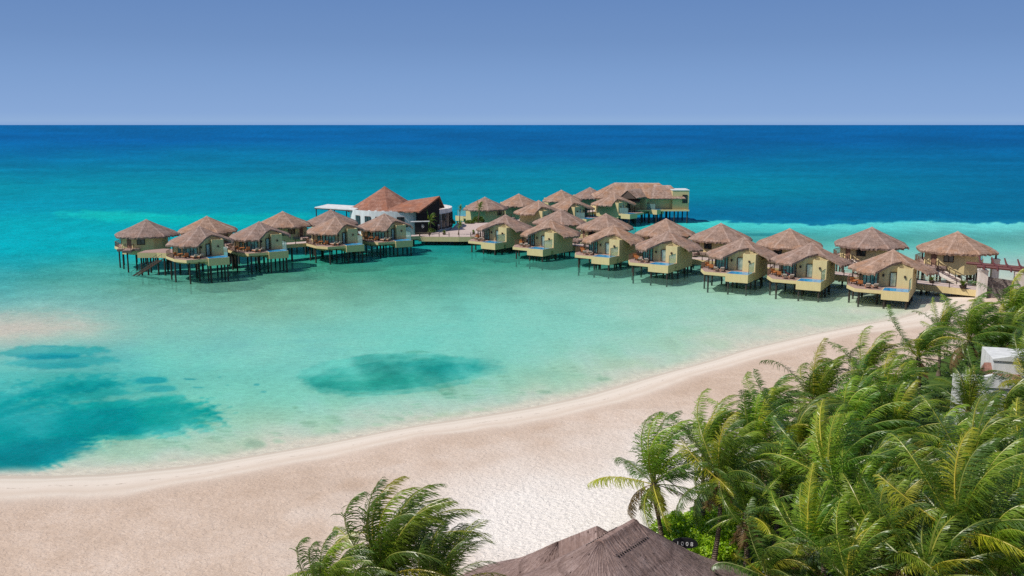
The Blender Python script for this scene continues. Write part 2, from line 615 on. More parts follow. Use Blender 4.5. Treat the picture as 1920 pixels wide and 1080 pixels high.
cc = t.mix(t.ramp(t.math('ADD', lu, t.math('MULTIPLY', t.math('SUBTRACT', t.noise(v, .8, 4, .6), .5), .5)), [(.4, (0, 0, 0)), (.6, (1, 1, 1))]), cc, gr)
M['sand'] = t.pbr(cc, .93, t.bump(t.math('MULTIPLY', hgt, hs), .17, 1.0), .12)

inland = np.clip((D_ + (fbm(X * .18, Y * .18, 61) - .5) * 1.6 * np.clip(D_ / 2, 0, 1)) * (1 + (fbm(X * .05, Y * .05, 63) - .5) * 1.1) / 9.0, 0, 1)
# drier, whiter sand towards the hotel's lawn edge
dc = P(1060, 985, 1)
dry_ = np.exp(-(((X - dc.x) / 11.5) ** 2 + ((Y - dc.y) / 9.0) ** 2)) * 1.25
dc2 = P(1330, 860, 1)
dry_ += .75 * np.exp(-(((X - dc2.x) / 12.0) ** 2 + ((Y - dc2.y) / 10.0) ** 2))
dry_ = np.clip(dry_ + (fbm(X * .35, Y * .35, 21) - .5) * .5 * (dry_ > .08), 0, 1)
# vegetated ground of the palm garden
gar_px = [(1215, 1015), (1290, 960), (1330, 900), (1400, 845), (1480, 800), (1560, 765), (1640, 735), (1720, 700), (1800, 650), (1870, 600), (1990, 560), (2300, 560), (2600, 1500), (1215, 1500)]
gar = [P(a, b, 1.1).xy for a, b in gar_px]


def poly_in(poly, X, Y):
    ins = np.zeros(np.shape(X), dtype=bool)
    n = len(poly)
    for i in range(n):
        a, b = poly[i], poly[(i + 1) % n]
        if a.y == b.y:
            continue
        ins ^= ((a.y > Y) != (b.y > Y)) & (X < (b.x - a.x) * (Y - a.y) / (b.y - a.y) + a.x)
    return ins


lush = poly_in(gar, X, Y).astype(float)
gm = grid_mesh('ground', X, Y, Z, 'sand', {'inland': inland, 'dry': dry_, 'lush': lush})
tag(obj('ground', gm), 'pale sand beach running down under clear shallow water', None, None, 'structure')

# ---- the sea: depth / bottom colour surveyed as bearing (x/y) and inverse distance
rows = [
    (236, [(0, (0, 92, 168)), (960, (0, 92, 166)), (1920, (0, 86, 160))]),
    (262, [(0, (0, 88, 165)), (500, (0, 90, 165)), (960, (0, 86, 158)), (1920, (0, 84, 155))]),
    (290, [(0, (0, 100, 165)), (500, (0, 108, 165)), (960, (0, 92, 158)), (1500, (0, 98, 160)), (1920, (0, 94, 158))]),
    (320, [(0, (0, 118, 165)), (500, (0, 114, 160)), (960, (0, 116, 160)), (1500, (0, 108, 158)), (1920, (0, 98, 155))]),
    (350, [(0, (0, 134, 166)), (500, (0, 128, 160)), (960, (0, 126, 158)), (1400, (0, 124, 158)), (1920, (0, 100, 150))]),
    (385, [(0, (0, 144, 172)), (400, (0, 138, 165)), (960, (0, 130, 155)), (1400, (0, 120, 152)), (1700, (0, 104, 148)), (1920, (0, 102, 148))]),
    (408, [(0, (0, 156, 172)), (400, (0, 148, 165)), (960, (0, 130, 150)), (1300, (0, 118, 150)), (1550, (0, 100, 146)), (1920, (0, 106, 148))]),
    (416, [(0, (0, 160, 172)), (400, (0, 154, 166)), (960, (0, 138, 148)), (1300, (60, 196, 190)), (1550, (84, 204, 198)), (1920, (105, 206, 200))]),
    (430, [(0, (0, 164, 174)), (400, (0, 158, 166)), (960, (0, 148, 150)), (1300, (60, 190, 184)), (1550, (84, 203, 196)), (1920, (108, 206, 198))]),
    (465, [(0, (0, 168, 174)), (200, (0, 168, 170)), (600, (20, 158, 152)), (960, (40, 165, 150)), (1300, (80, 185, 175)), (1600, (100, 196, 185)), (1920, (125, 200, 190))]),
    (500, [(0, (12, 172, 174)), (200, (56, 178, 164)), (500, (70, 175, 140)), (850, (70, 172, 140)), (1100, (95, 180, 155)), (1400, (120, 185, 160)), (1700, (160, 190, 165)), (1920, (185, 195, 175))]),
    (535, [(0, (50, 186, 176)), (250, (85, 185, 158)), (400, (105, 185, 150)), (600, (110, 186, 150)), (850, (85, 185, 155)), (1000, (118, 196, 170)), (1300, (135, 194, 165)), (1600, (160, 196, 160)), (1920, (190, 195, 170))]),
    (575, [(0, (130, 200, 188)), (120, (135, 200, 185)), (300, (120, 198, 178)), (500, (125, 195, 160)), (700, (105, 196, 168)), (900, (95, 198, 175)), (1200, (128, 198, 170)), (1500, (160, 202, 168)), (1700, (185, 200, 165))]),
    (615, [(0, (190, 200, 185)), (120, (185, 202, 185)), (300, (120, 200, 180)), (500, (105, 200, 180)), (800, (92, 200, 178)), (1100, (118, 202, 175)), (1300, (150, 202, 168)), (1500, (185, 205, 170))]),
    (655, [(0, (110, 195, 180)), (150, (70, 185, 172)), (300, (90, 196, 180)), (500, (105, 200, 182)), (800, (88, 198, 175)), (1000, (115, 200, 172)), (1250, (160, 203, 168)), (1400, (190, 205, 172))]),
    (700, [(0, (50, 184, 168)), (200, (55, 182, 165)), (400, (88, 196, 172)), (600, (95, 195, 170)), (900, (110, 198, 168)), (1050, (145, 202, 165)), (1200, (185, 205, 170))]),
    (740, [(0, (40, 172, 158)), (200, (60, 180, 160)), (300, (90, 190, 162)), (500, (105, 198, 168)), (700, (118, 200, 168)), (900, (145, 203, 168)), (1050, (180, 205, 170))]),
    (785, [(0, (55, 178, 155)), (250, (90, 188, 155)), (420, (135, 200, 165)), (600, (148, 202, 165)), (800, (180, 205, 170)), (950, (195, 205, 172))]),
    (830, [(0, (90, 185, 155)), (200, (125, 196, 160)), (400, (170, 203, 168)), (600, (195, 205, 172))]),
    (885, [(0, (175, 203, 170)), (200, (200, 206, 175)), (500, (200, 206, 175))]),
    (960, [(0, (205, 206, 178)), (500, (205, 206, 178))]),
]


def base_color(PX, PY):
    out = np.zeros(PX.shape + (3,))
    tab = []
    for y, pts in rows:
        xs_ = [p[0] for p in pts]
        tab.append(np.stack([np.interp(PX, xs_, [p[1][k] for p in pts]) for k in range(3)], -1))
    ysr = [r[0] for r in rows]
    for i in range(len(rows) - 1):
        a, b = ysr[i], ysr[i + 1]
        m = (PY >= a) & (PY < b)
        w_ = ((PY - a) / (b - a))[..., None]
        out = np.where(m[..., None], tab[i] * (1 - w_) + tab[i + 1] * w_, out)
    out = np.where((PY < ysr[0])[..., None], tab[0], out)
    out = np.where((PY >= ysr[-1])[..., None], tab[-1], out)
    return out


cp, spn = math.cos(PITCH), math.sin(PITCH)
NXg = 560
pys = np.concatenate([np.array([234.3, 234.6, 235.2, 236]), np.arange(237, 300, 1.6), np.arange(300, 420, 1.5), np.arange(420, 920, 1.35), np.arange(920, 1300, 12)])
pxs = np.concatenate([np.linspace(-2600, -60, 26), np.linspace(-50, 1970, NXg), np.linspace(1990, 4500, 26)])
PXg, PYg = np.meshgrid(pxs, pys[::-1])
dyy = (540 - PYg) / F
dz = -spn + dyy * cp
tt = -CAMZ / dz
WX = (PXg - 960) / F * tt
WY = (cp + dyy * spn) * tt
nA = fbm(WX * .03, WY * .03, 5)
wob = (fbm(PXg * .012, PYg * .035, 31) - .5)
wob2 = (fbm(PXg * .045, PYg * .11, 33) - .5)
wob3 = (fbm(PXg * .09, PYg * .24, 35) - .5)
wob4 = (fbm(WX * .9, WY * .55, 37) - .5)
colr = base_color(np.clip(PXg + wob * 120, -50, 1970), PYg + wob * 14)


def blend(colr, m, c_):
    m = np.clip(m, 0, 1)[..., None]
    return colr * (1 - m) + np.array(c_, dtype=float) * m


def ss(a, b, x):
    t_ = np.clip((x - a) / (b - a), 0, 1)
    return t_ * t_ * (3 - 2 * t_)


def ell(cx, cy, rx, ry, tilt=0.0, soft=.25, w=.35):
    soft = soft * .55
    dx = PXg - cx
    dy = PYg - cy - dx * tilt
    r = np.hypot(dx / rx, dy / ry) + wob * w + wob2 * w * .8
    return 1 - ss(1 - soft, 1 + soft, r + wob3 * w * .9 + wob4 * w * .7)


# blue band boundary at the right, beyond which seagrass darkens the bottom
bx = np.interp(PXg, [1100, 1290, 1400, 1500, 1560, 1620, 1700, 1800, 1920], [405, 412, 416, 419, 424, 419, 414, 418, 417])
band = (1 - ss(-1.8, 1.8, PYg + wob2 * 9 + wob3 * 5 + wob * 5 - bx)) * ss(1150, 1300, PXg) * ss(360, 395, PYg)
colr = blend(colr, band * .88, (0, 104, 144))
colr = blend(colr, ell(1440, 440, 60, 3.0, 0, .5) * .6, (20, 140, 150))
# sandbank light strips
colr = blend(colr, ell(230, 405, 110, 9, .02, .8, .6) * .75, (20, 186, 180))
colr = blend(colr, ell(380, 412, 190, 12, 0, .8, .6) * .6, (0, 176, 172))
colr = blend(colr, ell(10, 606, 130, 22, -.05, .9, .6) * .75, (204, 204, 186))
colr = blend(colr, ell(1700, 482, 380, 22, .1, .8) * .25, (150, 205, 190))
# seagrass beds
colr = blend(colr, ell(95, 660, 95, 13, -.03, .35, .5) * .85, (0, 150, 150))
colr = blend(colr, ell(88, 668, 62, 6, -.02, .5) * .6, (0, 122, 138))
colr = blend(colr, ell(20, 720, 190, 30, -.03, .6) * .35, (20, 168, 158))
colr = blend(colr, ell(190, 715, 130, 22, -.02, .5) * .5, (10, 160, 145))
colr = blend(colr, ell(282, 713, 34, 7, 0, .4) * .8, (0, 120, 132))
colr = blend(colr, ell(130, 777, 250, 48, -.02, .18, .5) * .90, (0, 150, 142))
colr = blend(colr, ell(40, 806, 230, 80, -.28, .16, .45) * .88, (0, 144, 140))
colr = blend(colr, ell(320, 770, 70, 26, 0, .3) * .5, (0, 136, 120))
colr = blend(colr, ell(170, 690, 200, 8, .0, .7, .8) * .6, (80, 190, 170))
colr = blend(colr, ell(225, 738, 150, 12, -.10, .6, .7) * .8, (85, 190, 165))
colr = blend(colr, ell(60, 848, 120, 26, -.12, .4) * .6, (0, 118, 124))
colr = blend(colr, ell(10, 870, 75, 22, -.1, .4) * .6, (0, 118, 118))
big_e = ell(728, 697, 170, 35, -.05, .12, .16) * (.84 + .45 * (fbm(WX * .7, WY * .45, 43) - .42))
colr = blend(colr, big_e * .80, (30, 166, 148))
colr = blend(colr, ell(850, 684, 85, 14, 0, .5) * .55, (18, 150, 138))
colr = blend(colr, ell(690, 712, 100, 12, -.03, .5) * .4, (16, 148, 122))
rfl = random.Random(77)
for cx, cy, rx, ry, c_, k in [(355, 711, 16, 2.5, (0, 110, 125), .8), (785, 660, 30, 3, (60, 140, 110), .7), (482, 721, 6, 2, (0, 110, 125), .7), (412, 707, 5, 2, (10, 120, 125), .6),
                             (480, 832, 28, 9, (110, 160, 125), .6), (520, 826, 14, 4, (120, 165, 130), .5), (835, 724, 18, 5, (80, 160, 120), .6), (838, 738, 14, 4, (60, 140, 105), .7), (905, 716, 18, 5, (90, 160, 120), .6),
                             (780, 758, 10, 2.5, (90, 150, 115), .6), (905, 768, 26, 4, (110, 160, 125), .55), (800, 785, 20, 4, (120, 165, 125), .5), (860, 778, 40, 5, (130, 170, 130), .4), (96, 649, 14, 2, (0, 120, 140), .6)] + [(rfl.uniform(300, 1150), 0, rfl.uniform(3, 16), rfl.uniform(1, 3), (95, 150, 115), rfl.uniform(.3, .65)) for _ in range(46)]:
    if cy == 0:
        cy = np.interp(cx, [300, 500, 700, 900, 1150], [845, 815, 775, 745, 700]) + rfl.uniform(-45, 22)
    colr = blend(colr, ell(cx, cy, rx, ry, 0, .5, .9) * k * .85, c_)
# ragged patchiness of the bottom
pat = fbm(WX * .35, WY * .2, 41, 4) - .5
mott = np.clip(big_e + ell(130, 775, 255, 60) * .6, 0, 1) * .5 + .12
colr = colr * (1 + (pat * mott * 1.3 + (fbm(WX * .12, WY * .22, 47) - .5) * .12 * ss(440, 520, PYg))[..., None])
streak = (fbm(PXg * .008, PYg * .16, 51, 4) - .5) * np.clip((430 - PYg) / 120, 0, 1) * .20
colr = colr * (1 + streak[..., None])
colr = np.clip(colr, 0, 255) / 255.0
wc = np.where(colr <= .04045, colr / 12.92, ((colr + .055) / 1.055) ** 2.4)
sdw = -sdist(WX, WY)
trn = .62 * (1 - ss(25, 120, sdw)) + .30 * (1 - ss(90, 170, sdw))
trn = np.clip(trn, 0, .92) * (1 - ss(215, 262, WY))
trn = np.maximum(trn, 1 - ss(0, 9, sdw) * .6) * (sdw < 60) + trn * (sdw >= 60)
trn = np.clip(trn, 0, 1)
GAIN = 0.93
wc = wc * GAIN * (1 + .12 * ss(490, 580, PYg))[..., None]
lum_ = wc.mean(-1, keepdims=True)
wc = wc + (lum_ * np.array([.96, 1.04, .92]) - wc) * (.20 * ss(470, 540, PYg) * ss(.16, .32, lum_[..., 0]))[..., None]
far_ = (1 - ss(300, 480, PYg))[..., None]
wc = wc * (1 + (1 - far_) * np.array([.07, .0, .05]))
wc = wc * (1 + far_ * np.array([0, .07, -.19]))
sandref = np.array([.62, .56, .45])
tint = np.clip(wc / sandref / 1.0, 0, 1.15) ** .5
edge = ss(0, 3.2, sdw)[..., None]
tint = np.clip(tint * edge + (1 - edge) * .99, 0, 1)

t = NT('sea_water')
v = t.wpos()
wcn = t.n('Attribute', attribute_name='wcol').outputs['Color']
wtn = t.n('Attribute', attribute_name='wtint').outputs['Color']
wtr = t.n('Attribute', attribute_name='wtrans').outputs['Fac']
n1 = t.noise(t.wpos((1, 1.6, 1), (0, 0, R(12))), 1.1, 5, .62, .5)
n2 = t.noise(t.wpos((1, 2.0, 1), (0, 0, R(-8))), .16, 4, .6, .4)
n3 = t.noise(t.wpos((1, 2.4, 1)), .022, 4, .6, .4)
wav = t.math('ADD', t.math('MULTIPLY', n1, .35), t.math('ADD', t.math('MULTIPLY', n2, 1.2), t.math('MULTIPLY', n3, 3.0)))
n0 = t.noise(t.wpos((1, 1.5, 1), (0, 0, R(20))), 3.2, 4, .65, .6)
wav = t.math('ADD', wav, t.math('MULTIPLY', n0, .12))
nrm = t.bump(wav, .8, .7)
vary_ = t.math('ADD', -.02, t.math('ADD', t.math('MULTIPLY', n0, .74), t.math('ADD', t.math('MULTIPLY', n1, .94), t.math('ADD', t.math('MULTIPLY', n2, .22), t.math('MULTIPLY', n3, .14)))))
vary = vary_
cw = t.mix(1.0, wcn, t.n('CombineXYZ', {0: vary, 1: vary, 2: vary}).outputs[0], 'MULTIPLY')
df = t.n('BsdfDiffuse', {'Color': cw, 'Normal': nrm})
tv = t.math('ADD', .58, t.math('MULTIPLY', t.math('ADD', n0, n1), .40))
tp = t.n('BsdfTransparent', {'Color': t.mix(1.0, wtn, t.n('CombineXYZ', {0: tv, 1: tv, 2: tv}).outputs[0], 'MULTIPLY')})
bd = t.n('MixShader', {0: wtr, 1: df.outputs[0], 2: tp.outputs[0]})
gl = t.n('BsdfGlossy', {'Color': (.55, .85, 1, 1), 'Roughness': .18, 'Normal': nrm})
fr = t.n('Fresnel', {'IOR': 1.33, 'Normal': nrm})
ff = t.math('MINIMUM', t.math('MULTIPLY', fr.outputs[0], .22), .075)
fin_ = t.n('MixShader', {0: ff, 1: bd.outputs[0], 2: gl.outputs[0]})
t.t.links.new(fin_.outputs[0], t.out.inputs[0])
M['sea_water'] = t.m
wm = grid_mesh('sea', WX, WY, np.zeros_like(WX), 'sea_water', {'wcol': wc, 'wtint': tint, 'wtrans': trn})
tag(obj('sea', wm), 'turquoise lagoon deepening to dark blue sea at the horizon', None, None, 'structure')

# ------------------------------------------------------------------ thatched roofs
def oct_r(th, apo, off):
    """distance to the octagon edge in direction th (corners at off + k*45 deg)"""
    a = (math.degrees(th) - off) % 45.0 - 22.5
    return apo / math.cos(R(a))


def thatch_roof(apex, eave, apo, cut=None, off=-5.0, seed=1, rays=112, rings=15, th=.30, jag=.11, lift=None):
    """faceted thatch cone; cut = (A, N, B) plan points of the wedge left open over the bathing court"""
    rnd = random.Random(seed)
    m = MB()
    m.uv = []
    sl = (apex - eave) / apo
    ang = [2 * math.pi * i / rays for i in range(rays)] + [R(off + 45 * k) % (2 * math.pi) for k in range(8)]
    ang.sort()
    if cut:
        A, N, B = [Vector(p) for p in cut]
        tA, tN, tB = [math.atan2(p.y, p.x) % (2 * math.pi) for p in (A, N, B)]
        ang += [tA - .002, tA + .002, tN, tB - .002, tB + .002]
        ang = sorted(x % (2 * math.pi) for x in ang)

    def rmax(t_):
        r0 = oct_r(t_, apo, off)
        if not cut:
            return r0, False
        lo, hi = (tB, tA) if tB < tA else (tA, tB)
        if lo < t_ < hi:
            d = Vector((math.cos(t_), math.sin(t_)))
            q = (N, B) if (tB < t_ < tN or tN < t_ < tB) else (A, N)
            e = q[1] - q[0]
            den = d.x * e.y - d.y * e.x
            if abs(den) > 1e-6:
                r = (q[0].x * e.y - q[0].y * e.x) / den
                return min(r, r0), True
        return r0, False
    n = len(ang)
    top = []
    for k in range(rings + 1):
        f = (k / rings)
        row = []
        for i, t_ in enumerate(ang):
            r0, c_ = rmax(t_)
            ro = oct_r(t_, apo, off)
            j = rnd.uniform(-jag, jag) if (k == rings) else 0
            r = max(.03, f * r0 + j * (.35 if c_ else 1.0))
            z = apex - sl * apo * (r / ro)
            bow = .10 * math.sin(math.pi * min(1, r / ro))
            z -= bow
            if 0 < k < rings:
                z += rnd.uniform(-.02, .02)
            if not c_:
                z -= .22 * max(0, (r / ro - .9) / .1) ** 1.5
            if k == 0:
                z = apex + .05
            row.append(len(m.v))
            m.v.append((r * math.cos(t_), r * math.sin(t_), z))
            m.uv.append((t_ * apo * .8, r))
        top.append(row)
    bot = []
    for k in (rings, int(rings * .93), int(rings * .5), 0):
        row = []
        for i, t_ in enumerate(ang):
            vx, vy, vz = m.v[top[k][i]]
            dz_ = th + (rnd.uniform(-.04, .10) if k == rings else 0)
            s_ = .985 if k == rings else 1.0
            row.append(len(m.v))
            m.v.append((vx * s_, vy * s_, vz - dz_))
            m.uv.append((t_ * apo * .8, k / rings * apo + .4))
        bot.append(row)
    seq = top + bot
    for a, b in zip(seq[:-1], seq[1:]):
        for i in range(n):
            j = (i + 1) % n
            m.f.append((a[i], b[i], b[j], a[j]))
    return m


def roof_z(x, y, apex, eave, apo, off=-5.0):
    r = math.hypot(x, y)
    if r < 1e-6:
        return apex
    return apex - (apex - eave) * r / oct_r(math.atan2(y, x), apo, off)


# ------------------------------------------------------------------ stilt villas
APEX, EAVE, APO = 7.85, 4.95, 6.05
FL = 2.45     # deck level
# local frame: x along the front, y to the back (pier side); front looks to -y
CUT = ((-1.7, -5.9), (1.65, -2.35), (5.1, -2.9))


def villa_parts(mirror, seed):
    p = {}
    # thatch_roof works in x,y so flip the cut (front is -y)
    rf = thatch_roof(APEX, EAVE, APO, cut=CUT, off=5.0, seed=seed)
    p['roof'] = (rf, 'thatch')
    body = [(3.4, -3.9), (3.4, 3.2), (2.0, 4.7), (-2.0, 4.9), (-4.4, 3.3), (-4.9, .2), (-4.0, -2.6), (-1.3, -3.7), (-.2, -3.7), (-.2, -2.5), (1.1, -2.5), (1.1, -3.9)]
    # room walls up to under the thatch, following its slope
    room = [(3.38, -1.2), (3.38, 3.2), (2.0, 4.7), (-2.0, 4.9), (-4.4, 3.3), (-4.9, .2), (-4.0, -2.6), (-1.3, -3.7), (-.2, -3.7)]
    room = room[::-1]
    m = MB()
    m.prism(room, 1.15, [min(5.75, roof_z(x, y, APEX, EAVE, APO, 5.0) - .36) for x, y in room])
    # walls closing the cut up to the thatch: seen above the parapet
    for q0, q1 in (((-.2, -3.7), (1.62, -2.2)), ((1.62, -2.2), (3.36, -2.4))):
        d = Vector(q1) - Vector(q0)
        nn = Vector((-d.y, d.x)).normalized() * .16
        pl = [q0, q1, (q1[0] + nn.x, q1[1] + nn.y), (q0[0] + nn.x, q0[1] + nn.y)]
        m.prism(pl, 2.3, [roof_z(x, y, APEX, EAVE, APO, 5.0) - .33 for x, y in pl])
    p['wall'] = (m, 'stucco')
    # court parapet box
    m = MB()
    m.box(1.2, 3.40, -3.9, -3.72, 1.15, 5.5)
    m.box(3.2, 3.403, -3.72, -1.1, 1.15, 5.5)
    m.box(1.2, 1.38, -3.72, -2.75, 2.3, 5.5)
    p['court_parapet'] = (m, 'stucco')
    m = MB()
    m.prism([(.2, -3.4), (1.25, -3.4), (1.25, -2.5), (.2, -2.5)], 2.4, 4.6)
    p['court_floor'] = (MB().box(1.38, 3.2, -3.72, -2.5, 2.2, 2.5), 'decking')
    # deck slab and edge
    deck = [(-4.3, -7.4), (-.45, -7.4), (-.45, -4.9), (3.4, -4.9), (3.4, -3.9), (4.2, -3.9 + .02), (4.2, -3.0), (3.4, -3.0), (3.4, 3.0), (-5.9, 3.0), (-6.6, 0), (-6.0, -4.2)]
    deck = [(-4.3, -7.4), (-.45, -7.4), (-.45, -4.75), (3.395, -4.75), (3.395, -3.0), (-1, 2.9), (-5.2, 2.9), (-6.4, .4), (-5.9, -4.6)]
    p['deck'] = (MB().prism(deck, 1.95, FL), 'stucco')
    top = [(x * .985, y * .985) for x, y in deck]
    p['deck_floor'] = (MB().prism(top, FL + .004, FL + .05), 'decking')
    # plunge pool tub
    m = MB()
    x0, x1, y0, y1 = -.43, 3.42, -7.75, -4.74
    m.box(x0, x1, y0, y0 + .10, 1.15, FL + .085)
    m.box(x1 - .10, x1, y0 + .10, y1, 1.15, FL + .085)
    m.box(x0, x0 + .12, y0 + .10, y1, 1.15, FL + .085)
    m.box(x0 + .12, x1 - .10, y1 - .2, y1, 1.15, FL + .08)
    m.box(x0 + .12, x1 - .10, y0 + .10, y1 - .2, 1.15, 1.35)
    p['plunge_pool'] = (m, 'stucco')
    p['plunge_pool/pool_water'] = (MB().box(x0 + .12, x1 - .10, y0 + .10, y1 - .2, 1.35, FL + .10), 'pool_water')
    # glass screen
    m = MB()
    m.box(3.28, 3.31, -7.1, -4.2, FL + .15, FL + 1.75)
    p['glass_screen'] = (m, 'clear_glass')
    m = MB()
    m.beam((3.295, -7.1, FL + 1.78), (3.295, -4.2, FL + 1.78), .05, .05)
    m.beam((3.295, -7.12, FL + .1), (3.295, -7.12, FL + 1.80), .05, .05)
    p['glass_screen/screen_frame'] = (m, 'dark_wood')
    # sliding door on the front-left facet and tall window on the left facet

    def facet_panel(q0, q1, a, b, z0, z1, off, thick=.07):
        q0, q1 = Vector(q0), Vector(q1)
        d = (q1 - q0)
        nn = Vector((d.y, -d.x)).normalized()
        pa, pb = q0 + d * a + nn * off, q0 + d * b + nn * off
        return MB().prism([pa, pb, pb + nn * thick, pa + nn * thick][::1], z0, z1), pa, pb, nn

    def framed(key, q0, q1, a, b, z0, z1, bars, glass):
        nonlocal p
        g, pa, pb, nn = facet_panel(q0, q1, a, b, z0, z1, .01, .03)
        fr_ = MB()
        o3 = lambda s_, z: Vector((pa.x + (pb.x - pa.x) * s_ + nn.x * .05, pa.y + (pb.y - pa.y) * s_ + nn.y * .05, z))
        for s_ in bars:
            fr_.beam(o3(s_, z0), o3(s_, z1), .11, .09)
        for z in (z0, z1):
            fr_.beam(o3(-.02, z), o3(1.02, z), .09, .11)
        p[key] = (fr_, 'dark_wood')
        p[key + '/pane'] = (g, glass)
    q0, q1 = (-4.0, -2.6), (-1.3, -3.7)
    framed('sliding_door', q0, q1, .06, .94, FL + .08, FL + 2.35, (0, .25, .5, .75, 1), 'pane_glass')
    q0, q1 = (-4.9, .2), (-4.0, -2.6)
    framed('window', q0, q1, .55, .86, FL + .35, FL + 2.25, (0, .5, 1), 'pane_glass')
    framed('court_door', (-.14, -3.82), (1.2, -2.72), .25, .85, FL + .08, FL + 2.25, (0, 1), 'frosted_pane')
    # pier side: entrance door and window, small vents
    q0, q1 = (-2.0, 4.9), (-4.4, 3.3)
    g, pa, pb, nn = facet_panel(q0, q1, .1, .5, FL, FL + 2.15, .0, .06)
    p['entrance_door'] = (g, 'brown_wood')
    framed('back_window', (2.0, 4.7), (-2.0, 4.9), .42, .78, FL + .75, FL + 2.1, (0, .5, 1), 'dark_glass')
    for k, y in enumerate((-.4, .55)):
        p['vent#%d' % k] = (MB().box(3.385, 3.41, y, y + .36, 4.25, 4.66), 'void')
    # wall lamps
    for k, (x, y) in enumerate(((-.75, -3.74), (2.35, -3.93))):
        m = MB().box(x - .07, x + .07, y - .12, y, 4.0, 4.12)
        m.prism([(x - .13, y - .22), (x + .13, y - .22), (x + .13, y - .01), (x - .13, y - .01)], 4.12, 4.42)
        p['wall_lamp#%d' % k] = (m, 'dark_wood')
    # veranda posts carrying the eaves, and the lintel
    for k, (x, y) in enumerate(((-3.9, -4.6), (-5.5, -1.9), (-1.35, -5.35))):
        p['veranda_post#%d' % k] = (MB().tube([(x, y, FL + .05), (x + .02, y, roof_z(x, y, APEX, EAVE, APO, 5.0) - .3)], [.12, .10], 8), 'dark_wood')
    # railing on the open left side of the deck
    m = MB()
    line = [(-5.86, -4.5), (-6.33, .38), (-5.1, 2.8)]
    for a, b in zip(line[:-1], line[1:]):
        a, b = Vector((*a, 0)), Vector((*b, 0))
        nseg = int((b - a).length / .24)
        for i in range(nseg + 1):
            q = a.lerp(b, i / nseg)
            m.beam((q.x, q.y, FL), (q.x, q.y, FL + .95), .035, .035)
        m.beam((a.x, a.y, FL + .98), (b.x, b.y, FL + .98), .07, .06)
        m.beam((a.x, a.y, FL + .14), (b.x, b.y, FL + .14), .05, .05)
    p['railing'] = (m, 'brown_wood')
    # bridge to the pier
    m = MB().box(-3.4, -1.8, 4.55, 8.0, 1.98, FL + .03)
    m.box(-4.9, -.6, 4.3, 5.6, 1.99, FL + .02)
    p['entry_bridge'] = (m, 'decking')
    m = MB()
    for y in (5.0, 6.4, 7.8):
        for x in (-3.3, -1.9):
            m.tube([(x, y, FL), (x, y, FL + 1.0)], .05, 6)
    for x in (-3.3, -1.9):
        m.beam((x, 5.0, FL + .9), (x, 7.8, FL + .9), .05, .05)
    p['bridge_railing'] = (m, 'dark_wood')
    # concrete and timber pilings
    pil = [(-3.7, -6.9, 1.95), (-5.6, -3.4, 1.95), (-5.6, .4, 1.95), (-4.5, 2.4, 1.95), (0.0, -7.4, 1.15), (3.1, -7.4, 1.15), (0.0, -5.1, 1.15), (3.1, -5.1, 1.15),
           (-1.4, -4.2, 1.95), (3.1, -2.6, 1.15), (3.1, 0.6, 1.15), (2.4, 3.6, 1.15), (-1.6, 4.3, 1.15), (-1.0, 0.2, 1.15), (-2.6, 7.5, 1.98)]
    for k, (x, y, z) in enumerate(pil):
        p['piling#%d' % k] = (MB().tube([(x, y, -6.0), (x, y, z + .01)], .155, 8), 'post_wood')
    return p


VILLA_MESH = {}


def villa_meshes(mirror, seed):
    key = (mirror, seed)
    if key not in VILLA_MESH:
        VILLA_MESH[key] = [(k, mb.mesh(k.split('/')[-1].split('#')[0], mat, mirror)) for k, (mb, mat) in villa_parts(mirror, seed).items()]
    return VILLA_MESH[key]


villas = []


def villa(px, py, phi, mirror, label, group, dz=0.0, seed=1, s=1.0):
    if s != 1.0:
        dz = CAMZ * (1 - s)
    c_ = P(px, py, APEX * s + dz)
    root = thing('stilt_villa', label, 'villa', (c_.x, c_.y, dz), R(phi), group)
    root.scale = (s, s, s)
    made = {}
    for k, me in villa_meshes(mirror, seed):
        par = made[k.split('/')[0]] if '/' in k else root
        made[k] = obj(k.split('/')[-1].split('#')[0], me, par)
    villas.append((root, mirror))
    return root


gR = 'thatched stilt villas in the front row right of the plaza'
ordn = ['nearest the beach', 'second from the beach', 'third from the beach', 'fourth from the beach', 'fifth from the beach', 'sixth from the beach', 'seventh from beach, beside plaza']
VR = []
for i, (px, py) in enumerate([(1675, 467.7), (1522, 454.7), (1395, 444.7), (1254.5, 432), (1151, 421.5), (1032.5, 410.5), (947.5, 402)]):
    phi = -28.5 - i * 1.6
    VR.append(villa(px, py, phi, False, 'villa with blue plunge pool, front row right of the plaza, %s' % ordn[i], gR, 0, 1 + i % 3))
gB = 'thatched stilt villas in the back row right of the plaza'
ordb = ['rightmost, up a staircase beside the red pergola', 'second from the right, up a stair', 'third from the right', 'fourth from the right', 'fifth from the right', 'sixth from the right', 'leftmost']
VB = []
for i, (px, py, dz_) in enumerate([(1796, 433.6, 1.5), (1635, 425.4, 1.3), (1481, 428, 0), (1352, 418, 0), (1249, 409.5, 0), (1136, 400, 0), (1051, 392, 0)]):
    VB.append(villa(px, py, 147 - i * 1.2, True, 'back row villa right of the plaza, %s' % ordb[i], gB, dz_, 2 + i % 3))
gF = 'thatched stilt villas on the far jetty, front row'
ordf = ['nearest the plaza', 'second from the plaza', 'third from the plaza', 'last before the large hip-roofed suite']
for i, (px, py) in enumerate([(1010, 375.5), (1070, 369), (1151, 362), (1202, 356)]):
    villa(px, py, 50, True, 'far jetty front row villa, %s' % ordf[i], gF, 0, 1 + i % 3, [.985, .975, .96, .945][i])
gG = 'thatched stilt villas on the far jetty, back row'
ordg = ['leftmost, behind the windblown palm', 'second from the left', 'third from the left', 'rightmost']
